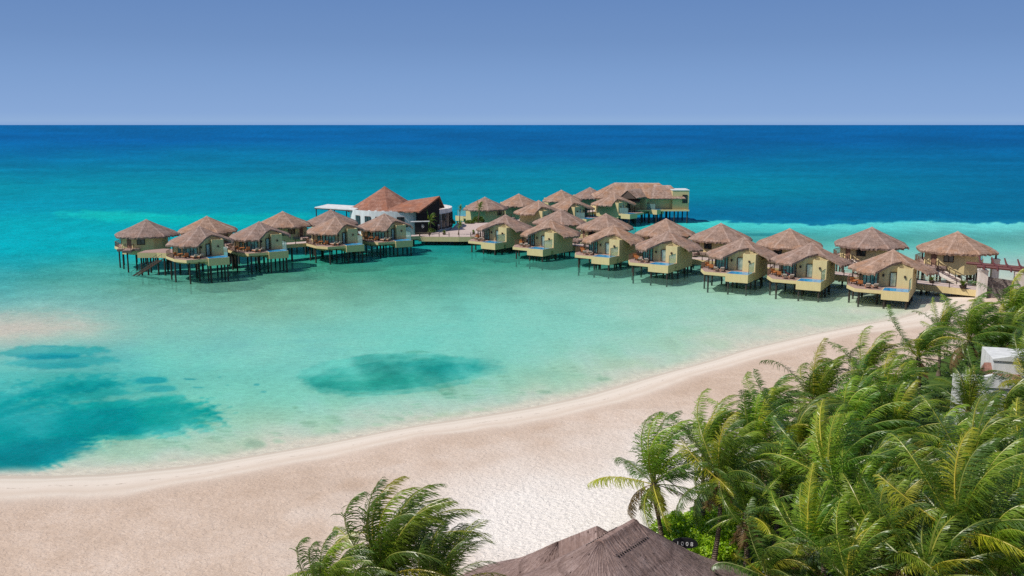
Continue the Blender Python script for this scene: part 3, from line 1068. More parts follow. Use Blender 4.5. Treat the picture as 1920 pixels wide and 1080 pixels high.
for i, (px, py) in enumerate([(909, 369), (972.5, 363), (1052.5, 356), (1106, 351)]):
    villa(px, py, 230, False, 'villa in the back row of the far jetty, %s' % ordg[i], gG, 0, 2 + i % 3)
gL = 'thatched stilt villas in the front row left of the plaza'
ordl = ['leftmost', 'second from the left', 'third from the left', 'rightmost, beside the plaza']
VL = []
for i, (px, py) in enumerate([(374, 424), (486, 415), (629, 406), (721, 400)]):
    VL.append(villa(px, py, 31 - i * 1.0, False, 'front row villa left of the plaza with plunge pool, %s' % ordl[i], gL, 0, 3 - i % 3, [.928, .94, .955, .97][i]))
gM = 'thatched stilt villas in the back row left of the plaza'
ordm = ['with brown door at the far left end', 'behind the two leftmost front villas', 'behind the second and third front villas', 'in front of the white awning']
VM = []
for i, (px, py) in enumerate([(274, 411), (387.6, 405), (530, 396), (620, 393)]):
    VM.append(villa(px, py, [191, 211, 210, 210][i], i == 0, 'back row villa left of the plaza %s' % ordm[i], gM, 0, 2 + i % 2, [.93, .938, .95, .965][i]))


# ------------------------------------------------------------------ jetties and plaza
def railing(name, label, pts, z, step=2.6, parent=None, group=None):
    root = thing(name, label, 'railing', (pts[0][0], pts[0][1], z), 0, group)
    o3 = Vector((pts[0][0], pts[0][1], z))
    post = MB().tube([(0, 0, 0), (0, 0, .95)], .075, 6).mesh('post', 'dark_wood')
    rope_ = MB()
    for a, b in zip(pts[:-1], pts[1:]):
        a, b = Vector((a[0], a[1], a[2] if len(a) > 2 else z)), Vector((b[0], b[1], b[2] if len(b) > 2 else z))
        k = max(1, round((b - a).length / step))
        for i in range(k + 1):
            q = a.lerp(b, i / k) - o3
            obj('post', post, root, q)
            if i < k:
                q2 = a.lerp(b, (i + 1) / k) - o3
                for h in (.82, .45):
                    mid = (q + q2) / 2 + Vector((0, 0, h - .08))
                    rope_.tube([q + Vector((0, 0, h)), mid, q2 + Vector((0, 0, h))], .022, 4)
    obj('rope', rope_.mesh('rope', 'rope'), root)
    return root


def jetty(name, label, pts, width, z, thick=1.0, topmat='paving', zs=None):
    root = thing(name, label, 'jetty', (pts[0][0], pts[0][1], 0))
    o = Vector(pts[0])
    L_, R_ = [], []
    pv = [Vector(p) for p in pts]
    for i, p in enumerate(pv):
        d = (pv[min(i + 1, len(pv) - 1)] - pv[max(i - 1, 0)]).normalized()
        nn = Vector((-d.y, d.x)) * width / 2
        L_.append(p + nn - o)
        R_.append(p - nn - o)
    poly = R_ + L_[::-1]
    zz = (zs or [z] * len(pts))
    zl = zz + zz[::-1]
    obj('edge_beam', MB().prism(poly, [q - thick for q in zl], zl).mesh('edge_beam', 'stucco'), root)
    cen = lambda a, b: (a * .96 + b * .04)
    poly2 = [cen(a, b) for a, b in zip(R_, L_)] + [cen(b, a) for a, b in zip(R_, L_)][::-1]
    obj('walkway_floor', MB().prism(poly2, [q + .004 for q in zl], [q + .05 for q in zl]).mesh('walkway_floor', topmat), root)
    pm = MB().tube([(0, 0, -6.0), (0, 0, .01)], .2, 8).mesh('piling', 'post_wood')
    for ii, (a, b) in enumerate(zip(pv[:-1], pv[1:])):
        k = max(1, int((b - a).length / 6))
        d = (b - a).normalized()
        nn = Vector((-d.y, d.x)) * (width / 2 - .5)
        for i in range(k):
            q = a.lerp(b, (i + .5) / k)
            for s_ in (-1, 1):
                w_ = q + nn * s_ - o
                obj('piling', pm, root, (w_.x, w_.y, zz[ii] + (zz[ii + 1] - zz[ii]) * (i + .5) / k - thick))
    return root, [p + o for p in R_], [p + o for p in L_]


ZP = 2.0
dR = Vector((.74, -.67))
nR = Vector((.67, .74))
pier0 = Vector((56, 160)) + dR * 24.5
pier1 = Vector((56, 160)) + dR * 12
pierN = Vector((-2, 213))
jr, ra, la = jetty('jetty', 'yellow-edged jetty running from the beach between two rows of villas to the plaza', [pier0, pier1, Vector((56, 160)), Vector((27, 186.5)), pierN], 3.6, ZP - .35)
railing('rope_railing', 'dark post and rope railing on the beach side of the right jetty', [tuple(p) for p in ra[0:3]], ZP - .35, 2.6, None, 'rope railings along the jetties')
railing('rope_railing', 'dark post and rope railing on the sea side of the right jetty', [tuple(p) for p in la[0:3]], ZP - .35, 2.6, None, 'rope railings along the jetties')
railing('rope_railing', 'dark post and rope railing between the right-hand villa rows, lagoon side', [tuple(p) for p in ra[2:]], ZP - .35, 2.8, None, 'rope railings along the jetties')
railing('rope_railing', 'dark post and rope railing between the right-hand villa rows, sea side', [tuple(p) for p in la[2:]], ZP - .35, 2.8, None, 'rope railings along the jetties')
ljp = [Vector((-20, 213.5)), Vector((-32, 201)), Vector((-42.8, 189)), Vector((-51.7, 180)), Vector((-61, 171.8))]
ljz = [ZP, 2.85, 3.35, 3.75, 4.05]
jl, ra2, la2 = jetty('jetty', 'jetty left of the plaza running between the left-hand villas', ljp, 3.2, ZP - .1, .7, 'paving', ljz)
railing('rope_railing', 'dark post and rope railing on the lagoon side of the left jetty', [(p.x, p.y, z_) for p, z_ in zip(la2, ljz)], ZP - .1, 2.8, None, 'rope railings along the jetties')
fj0 = Vector((-3, 228))
fdir = Vector((.64, .77))
jf, ra3, la3 = jetty('jetty', 'far jetty leading from the plaza to the large hip-roofed suite', [fj0, Vector((0, 242)), Vector((30, 265))], 3.4, ZP - .1, .7, 'paving', [ZP - .1, 2.2, 3.8])

# plaza: a broad paved platform
pz = [(-21.2, 210.3), (-12, 209.8), (-1.2, 210.8), (5.5, 216), (6, 226), (1, 236), (-8, 243), (-14, 243), (-15, 222), (-22, 217)]
root = thing('plaza_platform', 'paved pinkish plaza on pilings between the pavilion and the villas', 'platform', (-8, 215, 0))
o2 = Vector((-8, 215))
pl = [Vector(p) - o2 for p in pz]
obj('edge_beam', MB().prism(pl, .95, 2.0).mesh('edge_beam', 'stucco'), root)
obj('paving', MB().prism([p * .985 for p in pl], 2.004, 2.05).mesh('paving', 'paving'), root)
pm = MB().tube([(0, 0, -3.0), (0, 0, .96)], .22, 8).mesh('piling', 'post_wood')
for x, y in [(-19.5, 211.5), (-13, 211), (-7, 211), (-2, 212), (-17, 216), (-10, 217), (-3, 218), (3, 218), (-8, 224), (0, 226)]:
    obj('piling', pm, root, (x + 8, y - 215, 0))
railing('rope_railing', 'low dark post railing along the lagoon edge of the paved plaza', [(-21, 210.6), (-12, 210.1), (-1.4, 211.1)], 2.05, 2.4, None, 'rope railings along the jetties')

# end platform left with ladder
root = thing('landing_deck', 'small landing deck at the end of the left jetty above the swim ladder', 'deck', (-63.2, 169.8, 2.05))
pl = [(-4.6, -2.4), (-1.2, -2.2), (1.6, -3.0), (3.2, -1.6), (2.2, 2.2), (-2, 3.5), (-4.6, 1)]
obj('edge_beam', MB().prism(pl, 1.2, 2.1).mesh('edge_beam', 'stucco'), root)
obj('deck_floor', MB().prism([(x * .97, y * .97) for x, y in pl], 2.104, 2.15).mesh('deck_floor', 'decking'), root)
pm = MB().tube([(0, 0, -6.0), (0, 0, 1.21)], .17, 8).mesh('piling', 'post_wood')
for x, y in [(-4.1, -2), (-3, -1.9), (-1.2, -1.7), (.2, -2.2), (1.5, -2.6), (2.6, -1.4), (1.8, 1), (-1, 2.4), (-3.6, 1)]:
    obj('piling', pm, root, (x, y, 0))
pA, pB = P(300, 487, 4.05), P(251, 519, -.3)
root = thing('swim_ladder', 'dark open-tread stair slanting down from the landing deck into the lagoon', 'ladder', (pA.x, pA.y, 0))
o3 = Vector((pA.x, pA.y, 0))
dd = (pB - pA)
sd = Vector((-dd.y, dd.x, 0)).normalized() * .45
for s_ in (-1, 1):
    obj('stringer', MB().beam(pA - o3 + sd * s_, pB - o3 + sd * s_, .08, .26).mesh('stringer', 'dark_wood'), root)
    m = MB().tube([pA - o3 + sd * s_ + Vector((0, 0, .95)), pB - o3 + sd * s_ + Vector((0, 0, .95)), pB - o3 + sd * s_], .03, 6)
    for f_ in (.02, .35, .68):
        q = pA.lerp(pB, f_) - o3 + sd * s_
        m.tube([q, q + Vector((0, 0, .95))], .025, 6)
    obj('handrail', m.mesh('handrail', 'dark_wood'), root)
tread = MB()
for i in range(13):
    q = pA.lerp(pB, (i + .5) / 13) - o3
    tread.beam(q - sd, q + sd, .26, .05)
obj('treads', tread.mesh('treads', 'brown_wood'), root)

# staircases up to the two raised villas
for k, (i, lab) in enumerate(((0, 'long staircase with dark railing rising to the rightmost back villa'), (1, 'staircase with dark railing rising to the second raised villa from the right'))):
    top = [P(1741, 497, 3.95), P(1588, 487, 3.75)][k]
    bot_ = [P(1808, 533, 1.7), P(1640, 523, 1.7)][k]
    root = thing('staircase', lab, 'staircase', (bot_.x, bot_.y, 0), 0, 'staircases to the raised villas')
    o3 = Vector((bot_.x, bot_.y, 0))
    dd = bot_ - top
    sd = Vector((-dd.y, dd.x, 0)).normalized() * .85
    st_ = MB()
    n_ = 13
    for s in range(n_):
        a, b = top.lerp(bot_, s / n_) - o3, top.lerp(bot_, (s + 1) / n_) - o3
        pl = [(a - sd).xy, (b - sd).xy, (b + sd).xy, (a + sd).xy]
        st_.prism(pl if (Vector(pl[1]) - Vector(pl[0])).cross(Vector(pl[2]) - Vector(pl[1])) > 0 else pl[::-1], b.z - .35, b.z + .02)
    obj('steps', st_.mesh('steps', 'paving'), root)
    for s_ in (-1, 1):
        m = MB()
        for q in range(7):
            p_ = top.lerp(bot_, q / 6) - o3 + sd * s_
            m.tube([p_, p_ + Vector((0, 0, 1.0))], .06, 6)
        m.beam(top - o3 + sd * s_ + Vector((0, 0, .98)), bot_ - o3 + sd * s_ + Vector((0, 0, .98)), .09, .09)
        m.beam(top - o3 + sd * s_ + Vector((0, 0, .5)), bot_ - o3 + sd * s_ + Vector((0, 0, .5)), .05, .05)
        obj('handrail', m.mesh('handrail', 'dark_wood'), root)
    st2 = MB()
    for s_ in (-1, 1):
        st2.beam(top - o3 + sd * s_ * 1.08 + Vector((0, 0, -.12)), bot_ - o3 + sd * s_ * 1.08 + Vector((0, 0, -.12)), .12, .5)
    obj('stringer', st2.mesh('stringer', 'pale_stucco'), root)
    w = top - o3
    m = MB().prism([(w.x - 1.5, w.y - .9), (w.x + .6, w.y - .9), (w.x + 2.2, w.y + 2.6), (w.x - 1.5, w.y + 2.6)], top.z - .45, top.z)
    obj('landing', m.mesh('landing', 'decking'), root)

# ------------------------------------------------------------------ round restaurant pavilion
pc = Vector((-27.5, 231.5))
root = thing('round_pavilion', 'round white pavilion with tall reddish thatch cone behind the plaza', 'pavilion', (pc.x, pc.y, 0))
RW, ZT = 12.6, 6.9
m = MB()
n_ = 72
b = 0
ring = []
for i in range(n_):
    a = 2 * math.pi * i / n_
    ring.append([(r * math.cos(a), r * math.sin(a), z) for r, z in ((RW, .9), (RW, ZT), (RW - .28, ZT), (RW - .28, 2.1))])
for i in range(n_):
    # the wall is open behind the wing's gable
    a = math.degrees(2 * math.pi * i / n_)
    if 291 <= a <= 318:
        continue
    j = (i + 1) % n_
    b = len(m.v)
    m.v += ring[i] + ring[j]
    m.f += [(b, b + 4, b + 5, b + 1), (b + 1, b + 5, b + 6, b + 2), (b + 2, b + 6, b + 7, b + 3), (b, b + 1, b + 2, b + 3), (b + 4, b + 7, b + 6, b + 5)]
obj('wall', m.mesh('wall', 'white_paint'), root)
m = MB().prism([((RW - .3) * math.cos(2 * math.pi * i / 48), (RW - .3) * math.sin(2 * math.pi * i / 48)) for i in range(48)], 1.2, 2.1)
obj('floor', m.mesh('floor', 'paving'), root)
m = MB().prism([((RW - .3) * math.cos(2 * math.pi * i / 48), (RW - .3) * math.sin(2 * math.pi * i / 48)) for i in range(48) if not 36 <= i <= 43], 5.6, 5.8)
obj('terrace', m.mesh('terrace', 'paving'), root)


def drum_window(a, wdt, z0, z1, mat='dark_glass'):
    a = R(a)
    c_ = Vector((math.cos(a), math.sin(a), 0))
    s_ = Vector((-c_.y, c_.x, 0)) * wdt / 2
    fr_ = MB()
    q = c_ * (RW + .04)
    g = MB().prism([(q - s_).xy, (q - s_ + c_ * .05).xy, (q + s_ + c_ * .05).xy, (q + s_).xy][::-1], z0, z1)
    for s__ in (-1, 0, 1):
        fr_.beam(q + s_ * s__ + c_ * .06 + Vector((0, 0, z0)), q + s_ * s__ + c_ * .06 + Vector((0, 0, z1)), .1, .1)
    for z in (z0, z1):
        fr_.beam(q - s_ + c_ * .06 + Vector((0, 0, z)), q + s_ + c_ * .06 + Vector((0, 0, z)), .1, .1)
    w = obj('window', fr_.mesh('window', 'dark_wood'), root)
    obj('pane', g.mesh('pane', mat), w)


for a in (222, 238, 252, 264, 276):
    drum_window(a, 1.7, 3.0, 5.6)
for a in (321, 330, 339, 348, 357):
    drum_window(a, 1.5, 2.3, 5.8)
# cone roof, reddish thatch
rf = thatch_roof(11.9, 6.2, 8.6, None, 11, 9, 96, 14, .35, .2)
obj('cone_roof', rf.mesh('cone_roof', 'thatch_red'), root, (-4.2, 1.8, 0))
# wing roof rising to a point over the entrance
V0, V1, TT, E0, E1 = Vector((-25.5, 229.0, 8.7)), Vector((-30.5, 220.2, 6.9)), Vector((-17.2, 222.6, 10.3)), Vector((-21.6, 217.3, 7.1)), Vector((-16.6, 229.5, 7.1))
o3 = Vector((pc.x, pc.y, 0))
m = MB()
m.uv = []


def patch(m, a, b, c, d, nu=18, nv=10, th=.3, seed=3):
    """bilinear thatch sheet a-b (ridge), d-c (eave), with thickness"""
    rnd = random.Random(seed)
    nn = (b - a).cross(d - a).normalized()
    if nn.z < 0:
        nn = -nn
    base = len(m.v)
    for s_ in (0, 1):
        for j in range(nv + 1):
            for i in range(nu + 1):
                u_, v_ = i / nu, j / nv
                q = a.lerp(b, u_).lerp(d.lerp(c, u_), v_)
                q = q + nn * rnd.uniform(-.03, .03) - nn * th * s_
                if j == nv:
                    q = q + (d - a).normalized() * rnd.uniform(-.1, .15)
                m.v.append(tuple(q))
                m.uv.append((u_ * (b - a).length, v_ * (d - a).length))
    w = nu + 1
    k = (nv + 1) * w
    for j in range(nv):
        for i in range(nu):
            p_ = base + j * w + i
            m.f.append((p_, p_ + w, p_ + w + 1, p_ + 1))
            m.f.append((p_ + k, p_ + k + 1, p_ + k + w + 1, p_ + k + w))
    for i in range(nu):
        p_ = base + nv * w + i
        m.f.append((p_, p_ + k, p_ + k + 1, p_ + 1))
        p_ = base + i
        m.f.append((p_, p_ + 1, p_ + k + 1, p_ + k))
    for j in range(nv):
        p_ = base + j * w
        m.f.append((p_, p_ + k, p_ + k + w, p_ + w))
        p_ = base + j * w + nu
        m.f.append((p_, p_ + w, p_ + w + k, p_ + k))


patch(m, V0 - o3, TT - o3, E0 - o3, V1 - o3)
obj('wing_roof', m.mesh('wing_roof', 'thatch_red'), root)
m = MB()
m.uv = []
patch(m, TT - o3 + Vector((.02, .02, 0)), V0 - o3 + Vector((.02, .02, 0)), Vector((-27, 236, 6.6)) - o3, E1 - o3, seed=5)
obj('wing_roof', m.mesh('wing_roof', 'thatch_red'), root)
m = MB()
for i in range(9):
    f_ = i / 8
    m.beam(TT.lerp(E0, f_) - o3 + Vector((-.3, 0, -.45)), TT.lerp(E1, f_ * .9) - o3 + Vector((-.3, 0, -.45)), .12, .16)
obj('rafters', m.mesh('rafters', 'dark_wood'), root)
# dark glazed entrance below the gable and its screen wall with a round emblem
m = MB().prism([(E0.x - o3.x - .6, E0.y - o3.y + 1.2), (-17.4 - o3.x, 223.6 - o3.y), (-17.7 - o3.x, 223.9 - o3.y), (E0.x - o3.x - .9, E0.y - o3.y + 1.5)], 2.1, [6.9, 9.4, 9.4, 6.9])
obj('entrance_glazing', m.mesh('entrance_glazing', 'black_panel'), root)
sc0, sc1 = P(777, 432, 2.0), P(801, 430, 2.0)
sc0.y = 214.6
sc1.y = 215.4
sc0.x, sc1.x = -22.4, -19.4
rt = thing('entrance_screen', 'black entrance wall panel with pale round emblem and white cap beside the pavilion', 'screen', (sc0.x, sc0.y, 0))
dlt = Vector((sc1.x - sc0.x, sc1.y - sc0.y, 0))
sn = Vector((-dlt.y, dlt.x, 0)).normalized() * .25
obj('panel', MB().prism([(0, 0), dlt.xy, (dlt + sn).xy, sn.xy], 2.0, 4.9).mesh('panel', 'black_panel'), rt)
obj('cap', MB().prism([(-1.0, -.3), (dlt.x + .3, dlt.y - .3), (dlt.x + .3, dlt.y + .7), (-1.0, .7)], 4.9, 5.05).mesh('cap', 'white_paint'), rt)
em = MB()
for rr, r2 in ((.42, .34), (.2, .0)):
    k0 = len(em.v)
    for i in range(20):
        a = 2 * math.pi * i / 20
        for q in (rr, r2):
            em.v.append((dlt.x * .55 + math.cos(a) * q, dlt.y * .55 - .04, 3.9 + math.sin(a) * q))
    for i in range(20):
        j = (i + 1) % 20
        em.f.append((k0 + 2 * i, k0 + 2 * j, k0 + 2 * j + 1, k0 + 2 * i + 1))
obj('emblem', em.mesh('emblem', 'white_paint'), rt)
# white flat awning to the left of the pavilion
a0, a1 = P(590, 389.5, 6.7), P(664, 394, 6.7)
rt = thing('flat_awning', 'flat white awning on dark posts left of the round pavilion', 'awning', (a0.x, a0.y, 0))
w_ = (a1 - a0)
w_.z = 0
bk = Vector((1.5, 9, 0))
cn = [Vector((0, 0, 0)), w_ - Vector((0, 0, 0)), w_ + bk, bk]
obj('canopy', MB().prism([c_.xy for c_ in cn], 6.62, 6.85).mesh('canopy', 'white_paint'), rt)
m = MB()
for p_, q_ in ((0, 1), (1, 2), (2, 3), (3, 0)):
    m.beam(cn[p_] * .99 + Vector((0, 0, 6.5)), cn[q_] * .99 + Vector((0, 0, 6.5)), .15, .22)
obj('frame', m.mesh('frame', 'dark_wood'), rt)
pm = MB().beam((0, 0, .5), (0, 0, 6.5), .22, .22).mesh('post', 'dark_wood')
for c_ in (cn[0] + Vector((.3, .3, 0)), cn[3] + Vector((.3, -.3, 0)), w_ * .5 + Vector((0, .3, 0)), w_ * .5 + bk * .97):
    obj('post', pm, rt, c_)
ft = MB().prism([(-.6, -.6), (w_.x + 3, w_.y - .4), (w_.x + 3, w_.y + 9.4), (.6, 9.4)], -.2, .5)
obj('base_slab', ft.mesh('base_slab', 'stucco'), rt)

# pale lounge chairs on the pavilion's roof terrace
def armchair_mesh():
    m = MB()
    m.box(-.35, .35, -.35, .3, .28, .45)
    m.prism([(-.35, .2), (.35, .2), (.35, .36), (-.35, .36)], .45, 1.0)
    m.box(-.42, -.34, -.35, .36, .2, .65)
    m.box(.34, .42, -.35, .36, .2, .65)
    return m


def make_chair(label, seatmat, framemat, loc, rz, group):
    r = thing('armchair', label, 'armchair', loc, rz, group)
    obj('seat', MB().box(-.34, .34, -.36, .28, .32, .46).mesh('seat', seatmat), r)
    m = MB()
    b0 = len(m.v)
    m.prism([(-.34, .24), (.34, .24), (.34, .36), (-.34, .36)], .46, .95)
    obj('backrest', m.mesh('backrest', seatmat), r)
    for s_ in (-1, 1):
        obj('armrest', MB().beam((s_ * .38, -.34, .62), (s_ * .38, .32, .62), .07, .05).mesh('armrest', framemat), r)
        for y in (-.32, .3):
            obj('leg', MB().beam((s_ * .38, y, 0), (s_ * .38, y, .6), .06, .06).mesh('leg', framemat), r)
    return r


ch0 = None
spots = [(700, 372, 'leftmost'), (712, 379, 'second from the left'), (722, 383, 'third from the left'), (758, 393, 'fourth from the left'), (775, 393, 'rightmost')]
for i, (px, py, w) in enumerate([(684, 393, 'leftmost'), (692, 393, 'second from the left'), (704, 393, 'middle'), (738, 394, 'second from the right'), (752, 394, 'rightmost')]):
    a = R(238 + i * 9)
    loc = (pc.x + (RW - .9) * math.cos(a), pc.y + (RW - .9) * math.sin(a), 6.1)
    lab = 'white armchair on the terrace rim of the round pavilion, %s of five' % w
    if ch0 is None:
        ch0 = make_chair(lab, 'white_cloth', 'white_paint', loc, a - math.pi / 2, 'white armchairs on the pavilion terrace')
    else:
        dup(ch0, loc, a - math.pi / 2, lab)

# ------------------------------------------------------------------ large hip-roofed suite at the end of the far jetty
s0 = P(1152, 343, 9.6)
SS = .935
root = thing('hip_roofed_suite', 'large suite with long hipped thatch roof at the far end of the jetty', 'villa', (s0.x * SS, s0.y * SS, CAMZ * (1 - SS)))
root.scale = (SS, SS, SS)
xa, xb = 0.0, P(1237, 343.5, 9.6).x - s0.x
m = MB()
m.uv = []
yb, yf = 8.0, -7.5
xl, xr = -6.5, xb + 5.6
rid0, rid1 = Vector((xa, 0, 9.7)), Vector((xb, 0, 9.6))
cLF, cRF, cRB, cLB = Vector((xl, yf, 5.6)), Vector((xr, yf, 5.6)), Vector((xr, yb, 5.6)), Vector((xl, yb, 5.6))
patch(m, rid0, rid1, cRF, cLF, 30, 12, .32, 11)
patch(m, rid1, rid0, cLB, cRB, 30, 12, .32, 12)
patch(m, rid1 + Vector((-.2, 0, .02)), rid1 + Vector((-.2, 0.1, .02)), cRB, cRF, 14, 12, .32, 13)
patch(m, rid0 + Vector((.2, 0.1, .02)), rid0 + Vector((.2, 0, .02)), cLF, cLB, 14, 12, .32, 14)
obj('roof', m.mesh('roof', 'thatch'), root)
# second lower ridge stepping down at the right
m = MB()
m.uv = []
r0, r1 = Vector((xb - 2.0, -1.6, 9.0)), Vector((xb + 3.2, -1.6, 9.0))
patch(m, r0, r1, Vector((xb + 6.8, -8.2, 5.5)), Vector((xb - 4, -8.2, 5.5)), 20, 10, .3, 15)
patch(m, r1, r0, Vector((xb - 4, 5, 5.6)), Vector((xb + 6.8, 5, 5.6)), 20, 10, .3, 16)
patch(m, r1 + Vector((-.1, 0, .01)), r1 + Vector((-.1, .1, .01)), Vector((xb + 6.8, 5, 5.6)), Vector((xb + 6.8, -8.2, 5.5)), 14, 10, .3, 17)
obj('lower_roof', m.mesh('lower_roof', 'thatch'), root)
# dormer gable: two thatch slopes with a dark louvred triangle
m = MB()
m.uv = []
g0 = P(1176, 357, 8.0) - Vector((s0.x, s0.y, 0))
patch(m, g0 + Vector((0, 0, .2)), g0 + Vector((4.5, 4.8, .3)), g0 + Vector((2.0, 3.2, -2.1)), g0 + Vector((-3.0, -1.0, -2.3)), 8, 8, .2, 18)
patch(m, g0 + Vector((4.5, 4.8, .3)), g0 + Vector((0, 0, .2)), g0 + Vector((2.6, -2.6, -2.0)), g0 + Vector((6.0, 1.5, -2.0)), 8, 8, .2, 19)
obj('dormer_roof', m.mesh('dormer_roof', 'thatch'), root)
m = MB()
b0 = len(m.v)
m.v += [tuple(g0 + Vector((.1, .1, -.1))), tuple(g0 + Vector((-2.4, -.7, -2.3))), tuple(g0 + Vector((2.3, -2.2, -2.3)))]
m.f.append((0, 1, 2))
obj('louvre', m.mesh('louvre', 'dark_wood'), root)
obj('wall', MB().box(xl + 1.6, xb + 4.6, yf + 1.6, yb - 2, 2.1, 5.75).mesh('wall', 'stucco'), root)
c1 = P(1262, 393, 2.6) - Vector((s0.x, s0.y, 0))
bx0, bx1, by0, by1 = c1.x - 6.0, P(1288, 388, 2.6).x - s0.x - .2, -7.2, -.5
obj('end_block', MB().box(xb + 3.0, bx1, by0, by1, 2.1, 7.75).mesh('end_block', 'stucco'), root)
obj('parapet', MB().box(xb + 2.9, bx1 + .1, by0 - .1, by1 + .1, 7.753, 8.0).mesh('parapet', 'white_paint'), root)
fr_ = MB()
wx0, wx1 = bx1 - 1.9, bx1 - .5
for x in (wx0, (wx0 + wx1) / 2, wx1):
    fr_.beam((x, by0 - .06, 4.1), (x, by0 - .06, 6.5), .1, .1)
for z in (4.1, 6.5):
    fr_.beam((wx0, by0 - .06, z), (wx1, by0 - .06, z), .1, .1)
w = obj('window', fr_.mesh('window', 'dark_wood'), root)
obj('pane', MB().box(wx0, wx1, by0 - .04, by0 - .01, 4.1, 6.5).mesh('pane', 'dark_glass'), w)
vm = MB().box(0, .5, by0 - .03, by0 - .005, 0, .8).mesh('vent', 'void')
for x in (xb + 3.6, xb + 4.9):
    obj('vent', vm, root, (x, 0, 5.2))
obj('deck', MB().prism([(xl, yf - 1), (bx1, by0 - 1.2), (bx1, yb), (xl, yb)], 1.75, 2.12).mesh('deck', 'stucco'), root)
pm = MB().tube([(0, 0, -6), (0, 0, 1.76)], .2, 8).mesh('piling', 'post_wood')
for x in np.linspace(xl + .6, bx1 - .5, 8):
    for y in (yf - .4, 0, yb - .6):
        obj('piling', pm, root, (x, y if x < xb else max(y, by0 - .7), 0))

# ------------------------------------------------------------------ beach-side gate: pillars, stone wall and red pergola
gz0 = .7
pil_px = [((1839, 557), 5.2, 1.25, 'pale square gate pillar at the end of the jetty, left of the stone wall'), ((1863, 531), 5.0, 1.1, 'pale gate pillar behind the stone wall under the pergola'),
          ((1908, 560), 5.0, 1.3, 'pale gate pillar right of the stone wall beside the palms'), ((1935, 533), 4.8, 1.1, 'pale gate pillar at the right picture edge under the pergola')]
pts = []
for (px, py), h, wd, lab in pil_px:
    c_ = P(px, py, gz0)
    pts.append(c_)
    rt = thing('gate_pillar', lab, 'pillar', (c_.x, c_.y, gz0 - .6), R(-12), 'pillars carrying the red pergola')
    obj('shaft', MB().box(-wd / 2, wd / 2, -wd / 2, wd / 2, 0, h - .5).mesh('shaft', 'pale_stucco'), rt)
    obj('cap', MB().box(-wd / 2 - .06, wd / 2 + .06, -wd / 2 - .06, wd / 2 + .06, h - .5, h - .25).mesh('cap', 'pale_stucco'), rt)
a, b = pts[0], pts[2]
d_ = (b - a).normalized()
sn = Vector((-d_.y, d_.x, 0)) * .45
rt = tag(obj('stone_wall', MB().prism([(Vector((.6 * d_.x, .6 * d_.y, 0))).xy, ((b - a) - d_ * .6).xy, ((b - a) - d_ * .6 + sn).xy, (d_ * .6 + sn).xy], -.6, [3.2, 2.7, 2.7, 3.2]).mesh('stone_wall', 'rubble'), None, (a.x, a.y, gz0)),
         'dark rubble stone wall between two pale gate pillars', 'wall')
rt = thing('red_pergola', 'dark red pergola of log beams with upswept rafters above the gate pillars', 'pergola', (pts[0].x, pts[0].y, 0))
o3 = Vector((pts[0].x, pts[0].y, 0))
for py_, yo in ((0, 0.0), (1, 3.4)):
    p_, q_ = P(1832, 499, 5.6) - o3, P(1985, 513, 5.6) - o3
    p_.y += yo
    q_.y += yo
    obj('beam', MB().tube([p_, p_.lerp(q_, .5), q_], [.22, .26, .24], 8).mesh('beam', 'red_beam'), rt)
for i in range(6):
    f_ = (i + .55) / 6
    c_ = (P(1832, 499, 5.6) - o3).lerp(P(1985, 513, 5.6) - o3, f_)
    obj('rafter', MB().tube([c_ + Vector((-.7, -1.5, -.15)), c_ + Vector((0, 0, .15)), c_ + Vector((1.1, 3.4, .25)), c_ + Vector((1.5, 4.8, .95))], [.12, .17, .15, .11], 8).mesh('rafter', 'red_beam'), rt)
for i, c_ in enumerate(pts):
    q = c_ - o3
    obj('strut', MB().tube([(q.x, q.y, gz0 + 4.1), (q.x, q.y, 5.6)], .16, 8).mesh('strut', 'red_beam'), rt)


# ------------------------------------------------------------------ big thatched roof in the foreground
R1, R2 = P(1188, 975, 7.0), P(1128, 1011, 7.0)
root = thing('palapa', 'large grey-brown thatched palapa roof at the bottom of the picture', 'palapa', (R2.x, R2.y, 0))
o3 = Vector((R2.x, R2.y, 0))


